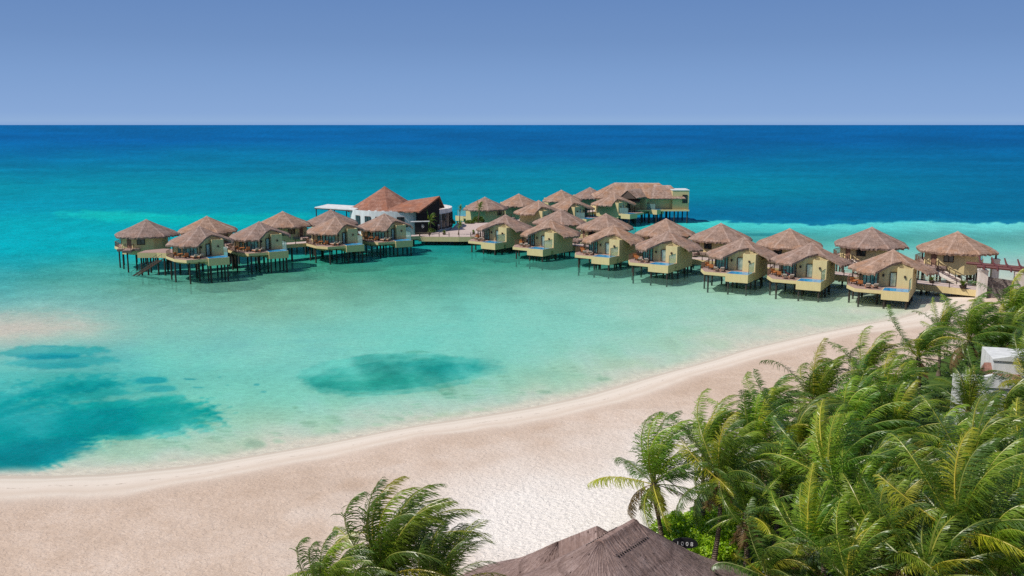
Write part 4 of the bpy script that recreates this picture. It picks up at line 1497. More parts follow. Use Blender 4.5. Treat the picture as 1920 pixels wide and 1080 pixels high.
def stadium_roof(a, b, z0, slope, length, seed, zdrop=0.0, rays=220, rings=46):
    rnd = random.Random(seed)
    m = MB()
    m.uv = []
    a, b = Vector(a), Vector(b)
    d = (b.xy - a.xy)
    Ld = d.length
    ax = d.normalized() if Ld > 0 else Vector((1, 0))
    th0 = math.atan2(ax.y, ax.x)
    base = []
    if Ld > .01:
        nL = max(2, int(Ld / .12))
        for i in range(nL):
            base.append((a.lerp(b, i / nL), th0 - math.pi / 2))
        k = rays // 2
        for i in range(k):
            base.append((b, th0 - math.pi / 2 + math.pi * i / k))
        for i in range(nL):
            base.append((b.lerp(a, i / nL), th0 + math.pi / 2))
        for i in range(k):
            base.append((a, th0 + math.pi / 2 + math.pi * i / k))
    else:
        base = [(a, 2 * math.pi * i / rays) for i in range(rays)]
    n = len(base)
    wx_ = 0
    for k in range(rings + 1):
        f = k / rings
        for i, (c_, t_) in enumerate(base):
            r = length * f
            jit = rnd.uniform(-.025, .03) * (1 if 0 < k < rings else 0)
            if k == rings:
                r += rnd.uniform(-.15, .15)
            z = c_.z - slope * r + .25 * math.sin(math.pi * f) * -1 + jit
            m.v.append((c_.x + math.cos(t_) * r, c_.y + math.sin(t_) * r, z))
            m.uv.append((i / n * 34.0, r))
    for i, (c_, t_) in enumerate(base):
        x, y, z = m.v[rings * n + i]
        m.v.append((x - math.cos(t_) * .2, y - math.sin(t_) * .2, z - .35))
        m.uv.append((i / n * 34.0, length))
    for i, (c_, t_) in enumerate(base):
        m.v.append((c_.x, c_.y, c_.z - .8))
        m.uv.append((i / n * 34.0, 0))
    for k in range(rings + 2):
        for i in range(n):
            j = (i + 1) % n
            m.f.append((k * n + i, (k + 1) * n + i, (k + 1) * n + j, k * n + j))
    return m


m = stadium_roof(R2 - o3, R1 - o3, 7.0, .62, 9.2, 21)
obj('roof', m.mesh('roof', 'thatch_grey'), root)
A2 = P(1119, 986, 6.35) - o3
A2b = P(1040, 1012, 6.0) - o3
A2b = A2 + (P(915, 1067, 3.9) - P(1119, 986, 6.35)) * .35
m = stadium_roof(A2b, A2, 6.3, .60, 7.5, 22)
obj('rear_roof', m.mesh('rear_roof', 'thatch_grey'), root)
# ridge cap with a ragged lower edge and a row of pegs
m = MB()
m.uv = []
rd = random.Random(5)
ax = (R1 - R2).normalized()
sd = Vector((-ax.y, ax.x, 0))
N_ = 44
for i in range(N_ + 1):
    c_ = (R2 - o3) - ax * .1 + ax * ((R1 - R2).length + .25) * i / N_
    for k, (w, h) in enumerate(((-.8, -.615), (-.45, -.35), (-.12, -.06), (.12, -.06), (.45, -.35), (.8, -.615))):
        e = rd.uniform(-.10, .10) if k in (0, 5) else rd.uniform(-.015, .015)
        q = c_ + sd * (w + e) + Vector((0, 0, h - abs(e) * .6 + .07))
        m.v.append(tuple(q))
        m.uv.append((i * .07, w * 1.4))
for i in range(N_):
    for k in range(5):
        b0 = i * 6 + k
        m.f.append((b0, b0 + 6, b0 + 7, b0 + 1))
m.f.append((0, 1, 2, 3, 4, 5))
obj('ridge_cap', m.mesh('ridge_cap', 'thatch_grey'), root)
m = MB()
for i in range(15):
    c_ = (R2 - o3) + ax * ((R1 - R2).length) * (i + .6) / 15.5
    for s_ in (-1, 1):
        q = c_ + sd * s_ * .93 + Vector((0, 0, -.64))
        m.beam(q - ax * .035, q + ax * .035, .09, .05)
tag(obj('pegs', m.mesh('pegs', 'void'), root), None, None, None, 'stuff')
# loose straws standing off the thatch
m = MB()
rd = random.Random(8)
for i in range(9000):
    c_ = (R2 - o3).lerp(R1 - o3, rd.random())
    t_ = rd.uniform(0, 2 * math.pi)
    r = 9.0 * math.sqrt(rd.random())
    dr = Vector((math.cos(t_), math.sin(t_), -.62)).normalized()
    q = c_ + dr * (r * 1.17) + Vector((0, 0, .02 - .25 * math.sin(math.pi * min(1, r / 9.2))))
    sdv = Vector((-math.sin(t_), math.cos(t_), 0)) * .012
    d2 = (dr + Vector((rd.uniform(-.25, .25), rd.uniform(-.25, .25), rd.uniform(.02, .22)))).normalized() * rd.uniform(.12, .4)
    b0 = len(m.v)
    m.v += [tuple(q - sdv), tuple(q + sdv), tuple(q + d2)]
    m.f.append((b0, b0 + 1, b0 + 2))
m.uv = [(rd.random() * 30, rd.random() * 9)] * len(m.v)
tag(obj('loose_straw', m.mesh('loose_straw', 'thatch_grey'), root), None, None, None, 'stuff')
pm = MB().tube([(0, 0, .2), (0, 0, 2.6)], .16, 8).mesh('post', 'post_wood')
for x, y in ((-4.2, 1.5), (-3.6, -4.0), (2.5, -5.2), (6.5, -2.5), (6.8, 2.0), (1.5, 4.6)):
    obj('post', pm, root, (x, y, 0))

# black oval house-number sign
sg = P(1284, 1019, 2.9)
sgz = 2.9
rt = thing('number_sign', 'black half-oval sign reading 1008 in pale digits beside the palapa roof', 'sign', (sg.x, sg.y, 0), R(-8))
m = MB()
n_ = 28
fr_ = []
for s_ in (0, .08):
    for i in range(n_):
        a = 2 * math.pi * i / n_
        x = .76 * math.cos(a)
        z = sgz - .02 + (.36 if math.sin(a) > 0 else .30) * math.sin(a)
        m.v.append((x, s_, z))
m.f.append(tuple(range(n_))[::-1])
m.f.append(tuple(range(n_, 2 * n_)))
for i in range(n_):
    j = (i + 1) % n_
    m.f.append((i, j, n_ + j, n_ + i))
obj('board', m.mesh('board', 'black_panel'), rt)
obj('post', MB().tube([(0, .12, .6), (0, .12, sgz)], .05, 8).mesh('post', 'black_panel'), rt)
for i, ch in enumerate('1008'):
    cu = bpy.data.curves.new('digit', 'FONT')
    cu.body = ch
    cu.size = .34
    cu.extrude = .01
    cu.align_x = 'CENTER'
    cu.align_y = 'CENTER'
    o = obj('digit_curve', cu)
    dg = bpy.data.meshes.new_from_object(o.evaluated_get(bpy.context.evaluated_depsgraph_get()))
    bpy.data.objects.remove(o)
    bpy.data.curves.remove(cu)
    dg.materials.clear()
    dg.materials.append(M['white_cloth'])
    o = obj('digit', dg, rt, ((i - 1.5) * .27, -.014, sgz - .03))
    o.rotation_euler = (math.pi / 2, 0, 0)

# ------------------------------------------------------------------ white house glimpsed through the palms
h1 = P(1799, 800, 1.0)
def house(name, label, x, y, w, d, z, rz, roofm):
    rt = thing(name, label, 'house', (x, y, 0), R(rz), None)
    m = MB().box(0, w, 0, d, .3, z)
    obj('wall', m.mesh('wall', 'white_paint'), rt)
    m = MB()
    m.prism([(-.12, -.12), (w * .5, -.12), (w * .5, .3), (-.12, .3)], z - .02, [z + .12, z + 1.1, z + 1.1, z + .12])
    m.prism([(w * .5 + .003, -.12), (w + .12, -.12), (w + .12, .3), (w * .5 + .003, .3)], z - .02, [z + 1.1, z + .5, z + .5, z + 1.1])
    obj('parapet', m.mesh('parapet', 'white_paint'), rt)
    m = MB()
    m.uv = []
    patch(m, Vector((w * .45, d * .6, z + 1.5)), Vector((w - .2, d * .6, z + 1.5)), Vector((w + .3, .4, z + .3)), Vector((w * .45, .4, z + .3)), 12, 8, .2, 31)
    patch(m, Vector((w - .2, d * .6, z + 1.5)), Vector((w * .45, d * .6, z + 1.5)), Vector((w * .45, d + .4, z + .05)), Vector((w + .3, d + .4, z + .05)), 12, 8, .2, 32)
    obj('roof', m.mesh('roof', roofm), rt)
    pm = MB().tube([(0, -.35, 0), (0, .02, 0)], .09, 8).mesh('rain_spout', 'void')
    for x_, z_ in ((w * .18, z - 2.6), (w * .33, z - 1.9), (w * .3, z - 3.2), (w * .6, z - 2.8)):
        obj('rain_spout', pm, rt, (x_, 0, z_))
    return rt


hp = P(1802, 722, 5.6)
house('white_house', 'white walled house with sloping parapet glimpsed behind the palms at right', hp.x, hp.y, 4.6, 4.0, 5.6, -16, 'thatch_red')
hp = P(1864, 675, 7.6)
house('white_house', 'upper white house with terracotta thatch at the right picture edge', hp.x, hp.y, 9.0, 5.0, 7.6, -16, 'thatch_red')

# ------------------------------------------------------------------ coconut palms
def palm_crown(seed, nfr=24, Lf=4.6, wind=1.0, leaflets=46, old=.25):
    rnd = random.Random(seed)
    m = MB()
    m.tint = []
    V, Fc, T = m.v, m.f, m.tint
    GA = math.pi * (3 - math.sqrt(5))
    for k in range(nfr):
        f = k / (nfr - 1)
        az = k * GA + rnd.uniform(-.25, .25)
        elev = R(86 - 98 * f ** 1.35 + rnd.uniform(-9, 9))
        Lr = Lf * (.72 + .38 * math.sin(math.pi * min(1, .25 + f * .75))) * rnd.uniform(.88, 1.1)
        d = Vector((math.cos(az) * math.cos(elev), math.sin(az) * math.cos(elev), math.sin(elev)))
        pos = Vector((math.cos(az) * .12, math.sin(az) * .12, .25 * (1 - f)))
        n = 22
        st = Lr / n
        pts, dirs = [pos.copy()], [d.copy()]
        droop = rnd.uniform(.85, 1.9)
        tip_w = rnd.uniform(.5, 1.6) * wind
        for i in range(n):
            s_ = i / n
            d = d + Vector((0, 0, -1)) * (.016 + .10 * s_ * s_ + .012 * f) * droop + Vector((1.0, .12, .10)) * (.012 + .10 * s_) * tip_w
            d.normalize()
            pos = pos + d * st
            pts.append(pos.copy())
            dirs.append(d.copy())
        # tint of this frond
        kind = rnd.random()
        dry = f > 1 - old * .35 and kind < .6
        g0 = rnd.uniform(.75, 1.25)
        if dry:
            base = (.22, .14, .06)
            rach = (.28, .18, .08)
        elif kind < .13:
            base = (.31 * g0, .32 * g0, .022)
            rach = (.55, .46, .06)
        elif kind < .55:
            base = (.18 * g0, .27 * g0, .022)
            rach = (.38, .38, .05)
        else:
            base = (.085 * g0, .165 * g0, .020)
            rach = (.24, .28, .05)
        # rachis: three-sided tapered rod
        b0 = len(V)
        for i in range(0, n + 1):
            dd_ = dirs[i]
            sd = dd_.cross(Vector((0, 0, 1)))
            if sd.length < .05:
                sd = Vector((math.sin(az), -math.cos(az), 0))
            sd.normalize()
            up = sd.cross(dd_).normalized()
            w = .055 * (1 - .85 * i / n) + .004
            V.append(tuple(pts[i] + sd * w))
            V.append(tuple(pts[i] + up * w * .9))
            V.append(tuple(pts[i] - sd * w))
            T.extend([(*rach, 1)] * 3)
            if i:
                a = b0 + 3 * (i - 1)
                for q in range(3):
                    q2 = (q + 1) % 3
                    Fc.append((a + q, a + q2, a + 3 + q2, a + 3 + q))
        # leaflets
        for side in (-1, 1):
            for j in range(leaflets):
                s_ = .13 + .87 * (j + rnd.uniform(-.3, .3)) / leaflets
                if s_ > .995:
                    continue
                x = s_ * n
                i = min(n - 1, int(x))
                fr = x - i
                p0 = pts[i].lerp(pts[i + 1], fr)
                dd_ = dirs[i].lerp(dirs[i + 1], fr).normalized()
                sd = dd_.cross(Vector((0, 0, 1)))
                if sd.length < .05:
                    sd = Vector((math.sin(az), -math.cos(az), 0))
                sd.normalize()
                up = sd.cross(dd_).normalized()
                ll = (Lf * .22) * (.2 if rnd.random() < .06 else 1) * (.35 + .65 * math.sin(math.pi * min(1, (s_ * .86 + .12)) ** .9)) * rnd.uniform(.82, 1.12)
                fwd = .55 + .85 * s_
                lift = rnd.uniform(-.25, .40) * (1 - f * .6)
                e = (sd * side * 1.0 + dd_ * fwd + up * lift).normalized()
                wdt = .025 * rnd.uniform(.8, 1.2) * (Lf / 4.6)
                wv = dd_ * wdt
                q = p0.copy()
                b0 = len(V)
                sh = rnd.uniform(.8, 1.2)
                tc_ = (base[0] * sh, base[1] * sh, base[2] * sh, 1)
                V.append(tuple(q - wv * .6))
                V.append(tuple(q + wv * .6))
                seg = 3
                for g in range(1, seg + 1):
                    e = (e + Vector((0, 0, -1)) * (.18 + .16 * g) * rnd.uniform(.6, 1.4) + Vector((1, .1, .18)) * .30 * g * wind * rnd.uniform(.4, 1.4)).normalized()
                    q = q + e * ll / seg
                    if g < seg:
                        ww = wdt * (1.0 if g == 1 else .75)
                        V.append(tuple(q - dd_ * ww))
                        V.append(tuple(q + dd_ * ww))
                        Fc.append((b0 + 2 * g - 2, b0 + 2 * g - 1, b0 + 2 * g + 1, b0 + 2 * g))
                    else:
                        V.append(tuple(q))
                        Fc.append((b0 + 2 * g - 2, b0 + 2 * g - 1, b0 + 2 * g))
                T.extend([tc_] * (2 * seg + 1))
    return m


def trunk_mesh(h, lean, seed):
    rnd = random.Random(seed)
    pts, rad = [], []
    for i in range(15):
        f = i / 14
        pts.append((lean[0] * (f - 1) * (1.2 - .2 * f) + .08 * math.sin(f * 5 + seed), lean[1] * (f - 1), -h * (1 - f)))
        rad.append((.155 - .055 * f + .13 * math.exp(-f * 9)) * (1.04 if i % 2 else .96))
    m = MB().tube(pts, rad, 10)
    # fibrous boot under the crown
    m.tube([(0, 0, -.55), (0, 0, -.1), (0, 0, .3)], [.12, .24, .12], 10)
    return m


crowns = [palm_crown(s, nfr=nf, Lf=L_, wind=w, leaflets=le).mesh('crown', 'leaf') for s, nf, L_, w, le in
          ((1, 23, 4.7, .85, 66), (2, 27, 4.9, 1.05, 68), (3, 23, 4.4, 1.3, 62), (4, 28, 5.0, .95, 70), (5, 24, 4.6, 1.4, 66), (6, 26, 4.8, .8, 66), (7, 38, 4.1, 1.0, 60), (8, 25, 4.5, .55, 64), (9, 22, 4.9, 1.15, 64))]
trunks = {}
nutm = MB()
nr = random.Random(3)
coco = [MB().ball((0, 0, 0), .15, 8, 6, 1.2).mesh('coconut', 'coconut')]
deadm = {}


def dead_skirt(seed):
    if seed not in deadm:
        rnd = random.Random(seed)
        m = MB()
        m.tint = []
        for k in range(9):
            az = rnd.uniform(0, 6.28)
            p = Vector((math.cos(az) * .15, math.sin(az) * .15, -.1))
            d = Vector((math.cos(az) * .7, math.sin(az) * .7, -.5)).normalized()
            for i in range(7):
                d = (d + Vector((0, 0, -.3))).normalized()
                q = p + d * .22
                for s_ in range(4):
                    sd = Vector((rnd.uniform(-1, 1), rnd.uniform(-1, 1), rnd.uniform(-1.2, .1))).normalized() * rnd.uniform(.25, .5)
                    b0 = len(m.v)
                    m.v += [tuple(p), tuple(q), tuple(q + sd)]
                    m.f.append((b0, b0 + 1, b0 + 2))
                    c_ = rnd.uniform(.7, 1.3)
                    m.tint += [(.24 * c_, .15 * c_, .07 * c_, 1)] * 3
                p = q
        deadm[seed] = m.mesh('dead_fronds', 'leaf')
    return deadm[seed]


GP = 'windblown coconut palms of the beach garden'


def palm(px, py, zc, var, scale, label, rz=0.0, lean=(0, 0), coconuts=0, group=GP):
    c_ = P(px, py, zc)
    base = Vector((c_.x - lean[0], c_.y - lean[1]))
    g = ground_z(base.x, base.y) - .1
    h = round(zc - g, 1)
    rt = thing('coconut_palm', label, 'palm tree', (base.x, base.y, g), 0, group)
    key = (h, lean)
    if key not in trunks:
        trunks[key] = trunk_mesh(h, lean, var).mesh('trunk', 'palm_bark')
    t_ = obj('trunk', trunks[key], rt, (c_.x - base.x, c_.y - base.y, zc - g))
    cr = obj('crown', crowns[var % len(crowns)], rt, (c_.x - base.x, c_.y - base.y, zc - g), R(rz))
    cr.scale = (scale, scale, scale)
    dd = obj('dead_fronds', dead_skirt(var % 3), rt, (c_.x - base.x, c_.y - base.y, zc - g - .1), R(rz * 7))
    for i in range(coconuts):
        a = i * 2.4
        obj('coconut', coco[0], rt, (c_.x - base.x + math.cos(a) * (.28 + .1 * (i % 2)), c_.y - base.y + math.sin(a) * .3, zc - g - .25 - .2 * (i % 3)))
    return rt


PL = [
    # px, py, crown height, variant, scale, turn, lean, nuts, label
    (1226, 910, 5.1, 0, 1.0, 0, (-.5, .2), 9, 'lone coconut palm with green nuts, leftmost of the garden, standing against white sand'),
    (722, 1090, 7.3, 6, 1.14, 8, (0, .4), 0, 'separate bushy palm at the bottom centre left of the big thatched roof'),
    (612, 1140, 6.6, 6, .85, -25, (0, 0), 0, 'low palm whose fronds just enter the bottom edge, left of the bushy palm'),
    (815, 1118, 6.8, 6, .85, 50, (0, 0), 0, 'yellowish palm at the bottom edge between bushy palm and thatched roof'),
    (1322, 850, 6.0, 2, .95, 12, (0, 0), 0, 'palm just right of the lone leftmost palm, at the sand edge'),
    (1352, 905, 6.3, 5, .85, -20, (.3, .6), 0, 'palm with long curved trunk rising from the bright green shrubs'),
    (1412, 850, 5.9, 7, .98, 30, (0, 0), 0, 'third palm along the sand edge counting from the left'),
    (1400, 968, 4.6, 0, .72, 95, (0, .2), 0, 'short palm with shaggy pink-brown trunk near the number sign'),
    (1440, 800, 5.8, 1, .85, -15, (0, 0), 0, 'fourth palm along the sand edge counting from the left'),
    (1500, 838, 7.2, 4, 1.0, 5, (0, 0), 0, 'palm in the second rank, behind and right of the fourth edge palm'),
    (1528, 762, 5.8, 3, .95, 22, (0, 0), 0, 'fifth palm along the sand edge counting from the left'),
    (1470, 925, 5.0, 2, 1.0, -12, (.4, 0), 0, 'palm above the small lawn with drooping grey fronds'),
    (1555, 905, 7.6, 8, 1.05, 40, (0, 0), 0, 'palm in the middle of the garden, right of the lawn'),
    (1592, 828, 6.4, 0, 1.0, -8, (0, 0), 0, 'upright palm in the middle of the garden with yellow midribs'),
    (1622, 705, 6.0, 2, 1.0, 0, (0, 0), 0, 'palm with tall windswept plume standing out against the beach, left of its twin'),
    (1608, 770, 5.6, 1, .9, 33, (0, 0), 0, 'palm directly below the windswept plume palm'),
    (1722, 672, 6.2, 4, 1.0, -5, (-.5, 0), 0, 'dark windswept palm against the beach, right of the plume palm'),
    (1668, 758, 6.0, 8, .95, 18, (0, 0), 0, 'palm between the plume palm and the white house'),
    (1672, 832, 6.4, 7, 1.0, 10, (0, 0), 0, 'large palm left of the white house wall'),
    (1818, 640, 6.4, 1, 1.05, 0, (-.4, 0), 0, 'tall palm above and left of the upper white house'),
    (1765, 622, 5.8, 2, .85, 28, (0, 0), 0, 'palm near the shore between the stone wall and the plume palms'),
    (1895, 598, 6.2, 3, 1.0, -10, (0, 0), 0, 'palm in front of the right gate pillar at the picture edge'),
    (1878, 655, 5.6, 5, .9, 15, (0, 0), 0, 'palm right above the terracotta roof of the upper white house'),
    (1888, 790, 6.6, 4, 1.05, -18, (0, 0), 0, 'palm in front of the white house with upright frond spear'),
    (1935, 720, 6.4, 0, 1.0, 20, (0, 0), 0, 'palm at the right picture edge in front of the upper white house'),
    (1830, 900, 7.8, 1, 1.05, 12, (0, 0), 0, 'palm with long arching yellow fronds below the white house'),
    (1760, 880, 5.4, 2, 1.0, -30, (0, 0), 0, 'palm left of the one with long arching yellow fronds'),
    (1920, 880, 6.4, 8, 1.0, 35, (0, 0), 0, 'palm at the right picture edge below the white house'),
    (1640, 905, 5.2, 4, 1.0, 8, (0, 0), 0, 'palm in the middle of the garden with hanging silvery leaflets'),
    (1700, 945, 4.8, 6, 1.0, -22, (0, 0), 0, 'palm in the lower garden right of the silvery palm'),
    (1600, 985, 5.8, 0, .95, 28, (0, 0), 0, 'palm in the lower garden right of the lawn path'),
    (1515, 1040, 5.2, 3, .85, 50, (0, 0), 0, 'bright young palm at the bottom edge right of the lawn'),
    (1660, 1050, 6.0, 7, 1.0, -6, (0, 0), 0, 'palm at the bottom edge, second to the right of the bright young palm'),
    (1592, 1090, 5.4, 2, .9, 14, (0, 0), 0, 'low palm at the bottom edge next to the bright young palm'),
    (1745, 1085, 6.4, 4, 1.0, 24, (0, 0), 0, 'big palm at the bottom edge, third from the right corner'),
    (1800, 1010, 7.9, 5, 1.05, 0, (0, 0), 0, 'large palm in the lower right garden with fan of long fronds'),
    (1865, 1085, 6.4, 0, 1.0, -14, (0, 0), 0, 'palm at the bottom edge next to the right corner'),
    (1900, 985, 6.4, 1, 1.05, 40, (0, 0), 0, 'palm at the right picture edge above the lower right corner'),
    (1985, 1060, 6.4, 3, 1.0, 10, (0, 0), 0, 'palm in the lower right corner, cut by the picture edge'),
    (1440, 1085, 4.4, 4, .75, -40, (0, 0), 0, 'small palm at the bottom edge behind the slope of the thatched roof'),
    (1815, 775, 4.8, 7, .85, 60, (0, 0), 0, 'small palm hiding the lower wall of the white house'),
    (1985, 800, 6.4, 2, 1.0, 0, (0, 0), 0, 'palm mostly outside the right picture edge, level with the white house'),
]
for px, py, zc, var, sc_, rz, lean, nuts, lab in PL:
    palm(px, py, zc, var, sc_, lab, rz, lean, nuts)


# ------------------------------------------------------------------ ground cover, shrubs
def leaf_mass(name, label, pts, size, tints, hmax, per, kind='stuff', cat=None, seed=1, group=None, flat=.6, base_z=None):
    rnd = random.Random(seed)
    m = MB()
    m.tint = []
    cx = sum(p[0] for p in pts) / len(pts)
    cy = sum(p[1] for p in pts) / len(pts)
    for (x, y, r, h) in pts:
        z0 = (ground_z(x, y) if base_z is None else base_z)
        for i in range(int(per * r * r)):
            a, rr = rnd.uniform(0, 6.283), r * math.sqrt(rnd.random())
            f = 1 - (rr / r) ** 2
            z = z0 + h * (f ** .5) * rnd.uniform(.25, 1.0) + rnd.uniform(0, .05)
            p = Vector((x + rr * math.cos(a) - cx, y + rr * math.sin(a) - cy, z))
            d = Vector((rnd.gauss(0, 1), rnd.gauss(0, 1), abs(rnd.gauss(0, flat)))).normalized()
            s = Vector((rnd.gauss(0, 1), rnd.gauss(0, 1), rnd.gauss(0, .5)))
            s = (s - d * s.dot(d)).normalized()
            ln, w = size * rnd.uniform(.7, 1.5), size * rnd.uniform(.25, .45)
            b0 = len(m.v)
            m.v += [tuple(p), tuple(p + d * ln * .5 + s * w), tuple(p + d * ln), tuple(p + d * ln * .5 - s * w)]
            m.f.append((b0, b0 + 1, b0 + 2, b0 + 3))
            t_ = rnd.choice(tints)
            k = rnd.uniform(.7, 1.3)
            m.tint += [(t_[0] * k, t_[1] * k, t_[2] * k, 1)] * 4
    o = obj(name, m.mesh(name, 'leaf'), None, (cx, cy, 0))
    return tag(o, label, cat, group, kind)


rs = random.Random(11)
# bright lime shrubs beside the lone palm
pts_ = []
for (px, py, r) in [(1250, 1000, 1.3), (1285, 985, 1.4), (1262, 1020, 1.2), (1310, 1000, 1.5), (1340, 990, 1.5), (1330, 1020, 1.4), (1365, 1000, 1.3), (1300, 970, 1.2), (1270, 968, 1.0), (1345, 965, 1.3), (1310, 1035, 1.2), (1380, 965, 1.2), (1245, 980, .8)]:
    c_ = P(px, py, 1.8)
    pts_.append((c_.x, c_.y, r, .9))
leaf_mass('lime_shrubs', 'bright lime green low shrubs beside the number sign', pts_, .17, [(.30, .46, .015), (.38, .54, .02), (.20, .36, .015)], 1, 900, 'stuff', seed=4)
# dense dark underplanting beneath the palms
pts_ = []
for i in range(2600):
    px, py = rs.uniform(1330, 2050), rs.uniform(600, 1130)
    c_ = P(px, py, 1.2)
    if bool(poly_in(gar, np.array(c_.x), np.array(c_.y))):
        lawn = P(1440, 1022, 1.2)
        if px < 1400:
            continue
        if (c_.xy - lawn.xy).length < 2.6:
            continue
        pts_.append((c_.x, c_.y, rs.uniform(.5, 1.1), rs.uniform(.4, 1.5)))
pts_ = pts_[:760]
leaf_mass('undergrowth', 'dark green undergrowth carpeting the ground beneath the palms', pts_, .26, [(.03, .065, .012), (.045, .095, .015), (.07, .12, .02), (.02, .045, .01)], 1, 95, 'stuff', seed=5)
# small lawn
lc = P(1440, 1022, 1.17)
m = MB()
m.tint = []
rnd = random.Random(9)
m.prism([(2.6 * math.cos(a / 24 * 6.283), 2.2 * math.sin(a / 24 * 6.283)) for a in range(24)], -.25, .12)
m.tint = [(.10, .19, .03, 1)] * len(m.v)
for i in range(9000):
    a, rr = rnd.uniform(0, 6.283), math.sqrt(rnd.random())
    x, y = 2.55 * rr * math.cos(a), 2.15 * rr * math.sin(a)
    b0 = len(m.v)
    dx, dy = rnd.uniform(-.03, .03), rnd.uniform(-.03, .03)
    m.v += [(x - .012, y, .11), (x + .012, y, .11), (x + dx, y + dy, .11 + rnd.uniform(.04, .09))]
    m.f.append((b0, b0 + 1, b0 + 2))
    k = rnd.uniform(.8, 1.2)
    m.tint += [(.11 * k, .22 * k, .03, 1)] * 3
tag(obj('lawn', m.mesh('lawn', 'leaf'), None, (lc.x, lc.y, lc.z)), 'small patch of mown lawn between palm trunks', None, None, 'stuff')

# broadleaf shrubs on the plaza and potted agaves
def shrub(px, py, z, r, h, label, tints, name='shrub', cat='shrub', group=None, seed=1):
    c_ = P(px, py, z)
    leaf_mass(name, label, [(c_.x, c_.y, r, h)], .32, tints, 1, 420, None, cat, seed, group, 1.0, z)


GT = [(.06, .12, .02), (.10, .17, .03), (.14, .20, .04)]
shrub(784, 432, 2.05, .9, 1.7, 'leafy green shrub in front of the black entrance screen', GT, seed=1)
shrub(797, 434, 2.05, .8, 1.3, 'pale green bush left of the windblown plaza palm', GT, seed=2)
shrub(808, 436, 2.05, .9, 1.0, 'low bush at the foot of the windblown plaza palm', GT, seed=3)
shrub(848, 421, 2.05, .8, 1.2, 'yellowish bush at the right end of the pavilion wall', [(.28, .20, .03), (.20, .20, .04)], seed=4)
shrub(897, 417, 2.05, 1.6, 1.6, 'dark shrub under the palm beside the leftmost far villa', GT, seed=5)
shrub(880, 419, 2.05, 1.2, .7, 'low hedge along the wall of the leftmost far villa', GT, seed=6)


def potted(px, py, z, label, kind='agave', s=1.0):
    c_ = P(px, py, z)
    rt = thing('potted_plant', label, 'potted plant', (c_.x, c_.y, z), 0, 'potted plants along the jetty and plaza')
    obj('pot', MB().tube([(0, 0, 0), (0, 0, .3 * s), (0, 0, .42 * s)], [.26 * s, .42 * s, .40 * s], 12).mesh('pot', 'dark_wood'), rt)
    m = MB()
    m.tint = []
    rnd = random.Random(int(px))
    for i in range(46):
        a = rnd.uniform(0, 6.28)
        e = rnd.uniform(.3, 1.4)
        d = Vector((math.cos(a) * math.cos(e), math.sin(a) * math.cos(e), math.sin(e)))
        sd = Vector((-math.sin(a), math.cos(a), 0)) * .06 * s
        L_ = rnd.uniform(.7, 1.15) * s
        p0 = Vector((0, 0, .38 * s))
        b0 = len(m.v)
        m.v += [tuple(p0 - sd * .6), tuple(p0 + sd * .6), tuple(p0 + d * L_ * .5 + sd), tuple(p0 + d * L_ * .5 - sd), tuple(p0 + d * L_ + Vector((0, 0, -.15 * L_)))]
        m.f += [(b0, b0 + 1, b0 + 2, b0 + 3), (b0 + 3, b0 + 2, b0 + 4)]
        k = rnd.uniform(.7, 1.3)
        m.tint += [(.12 * k, .17 * k, .03 * k, 1)] * 5
    obj('foliage', m.mesh('foliage', 'leaf'), rt)


potted(1747, 531, 1.7, 'spiky potted plant on the jetty left of the staircase foot', s=1.1)
potted(1805, 541, 1.7, 'spiky potted plant on the jetty left of the pale gate pillar', s=1.25)
potted(1819, 525, 1.7, 'small potted plant behind the gate pillar under the rightmost raised villa', s=.9)
potted(805, 440, 2.06, 'potted plant at the left end of the plaza railing', s=1.0)
potted(833, 440, 2.06, 'round potted plant in the middle of the plaza railing', s=1.0)
potted(888, 439, 2.06, 'potted plant on the plaza by the corner of the seventh front villa', s=.9)


def plaza_palm(px, py, z, h, var, sc_, label, lean=(.3, 0), rz=0):
    c_ = P(px, py, z)
    rt = thing('plaza_palm', label, 'palm tree', (c_.x, c_.y, z), 0, 'small palms planted on the plaza')
    m = MB().tube([(0, 0, 0), (lean[0] * .5, 0, h * .5), (lean[0], lean[1], h)], [.13, .10, .08], 8)
    obj('trunk', m.mesh('trunk', 'palm_bark'), rt)
    cr = obj('crown', crowns[var], rt, (lean[0], lean[1], h), R(rz))
    cr.scale = (sc_ * .6, sc_ * .6, sc_)


plaza_palm(806, 436, 2.05, 2.6, 4, .62, 'windblown silvery palm on the plaza in front of the pavilion glazing', (.2, 0))
plaza_palm(752, 418, 2.05, 4.4, 2, .42, 'small palm behind the roof of the villa beside the plaza')
plaza_palm(896, 418, 2.05, 3.9, 4, .50, 'windblown dark palm in front of the leftmost far villa', (.5, 0))
plaza_palm(861, 419, 2.05, 3.6, 5, .28, 'tiny slender palm between the pavilion and the leftmost far villa')
plaza_palm(859, 440, 2.05, 2.0, 2, .36, 'small potted palm on the plaza railing edge', (.4, 0))


# ------------------------------------------------------------------ deck furniture
def l2w(v, lx, ly, z):
    root, mir = v
    x = -lx if mir else lx
    a = root.rotation_euler.z
    s = root.scale.x
    x, ly, z = x * s, ly * s, z * s
    return (root.location.x + math.cos(a) * x - math.sin(a) * ly, root.location.y + math.sin(a) * x + math.cos(a) * ly, root.location.z + z)


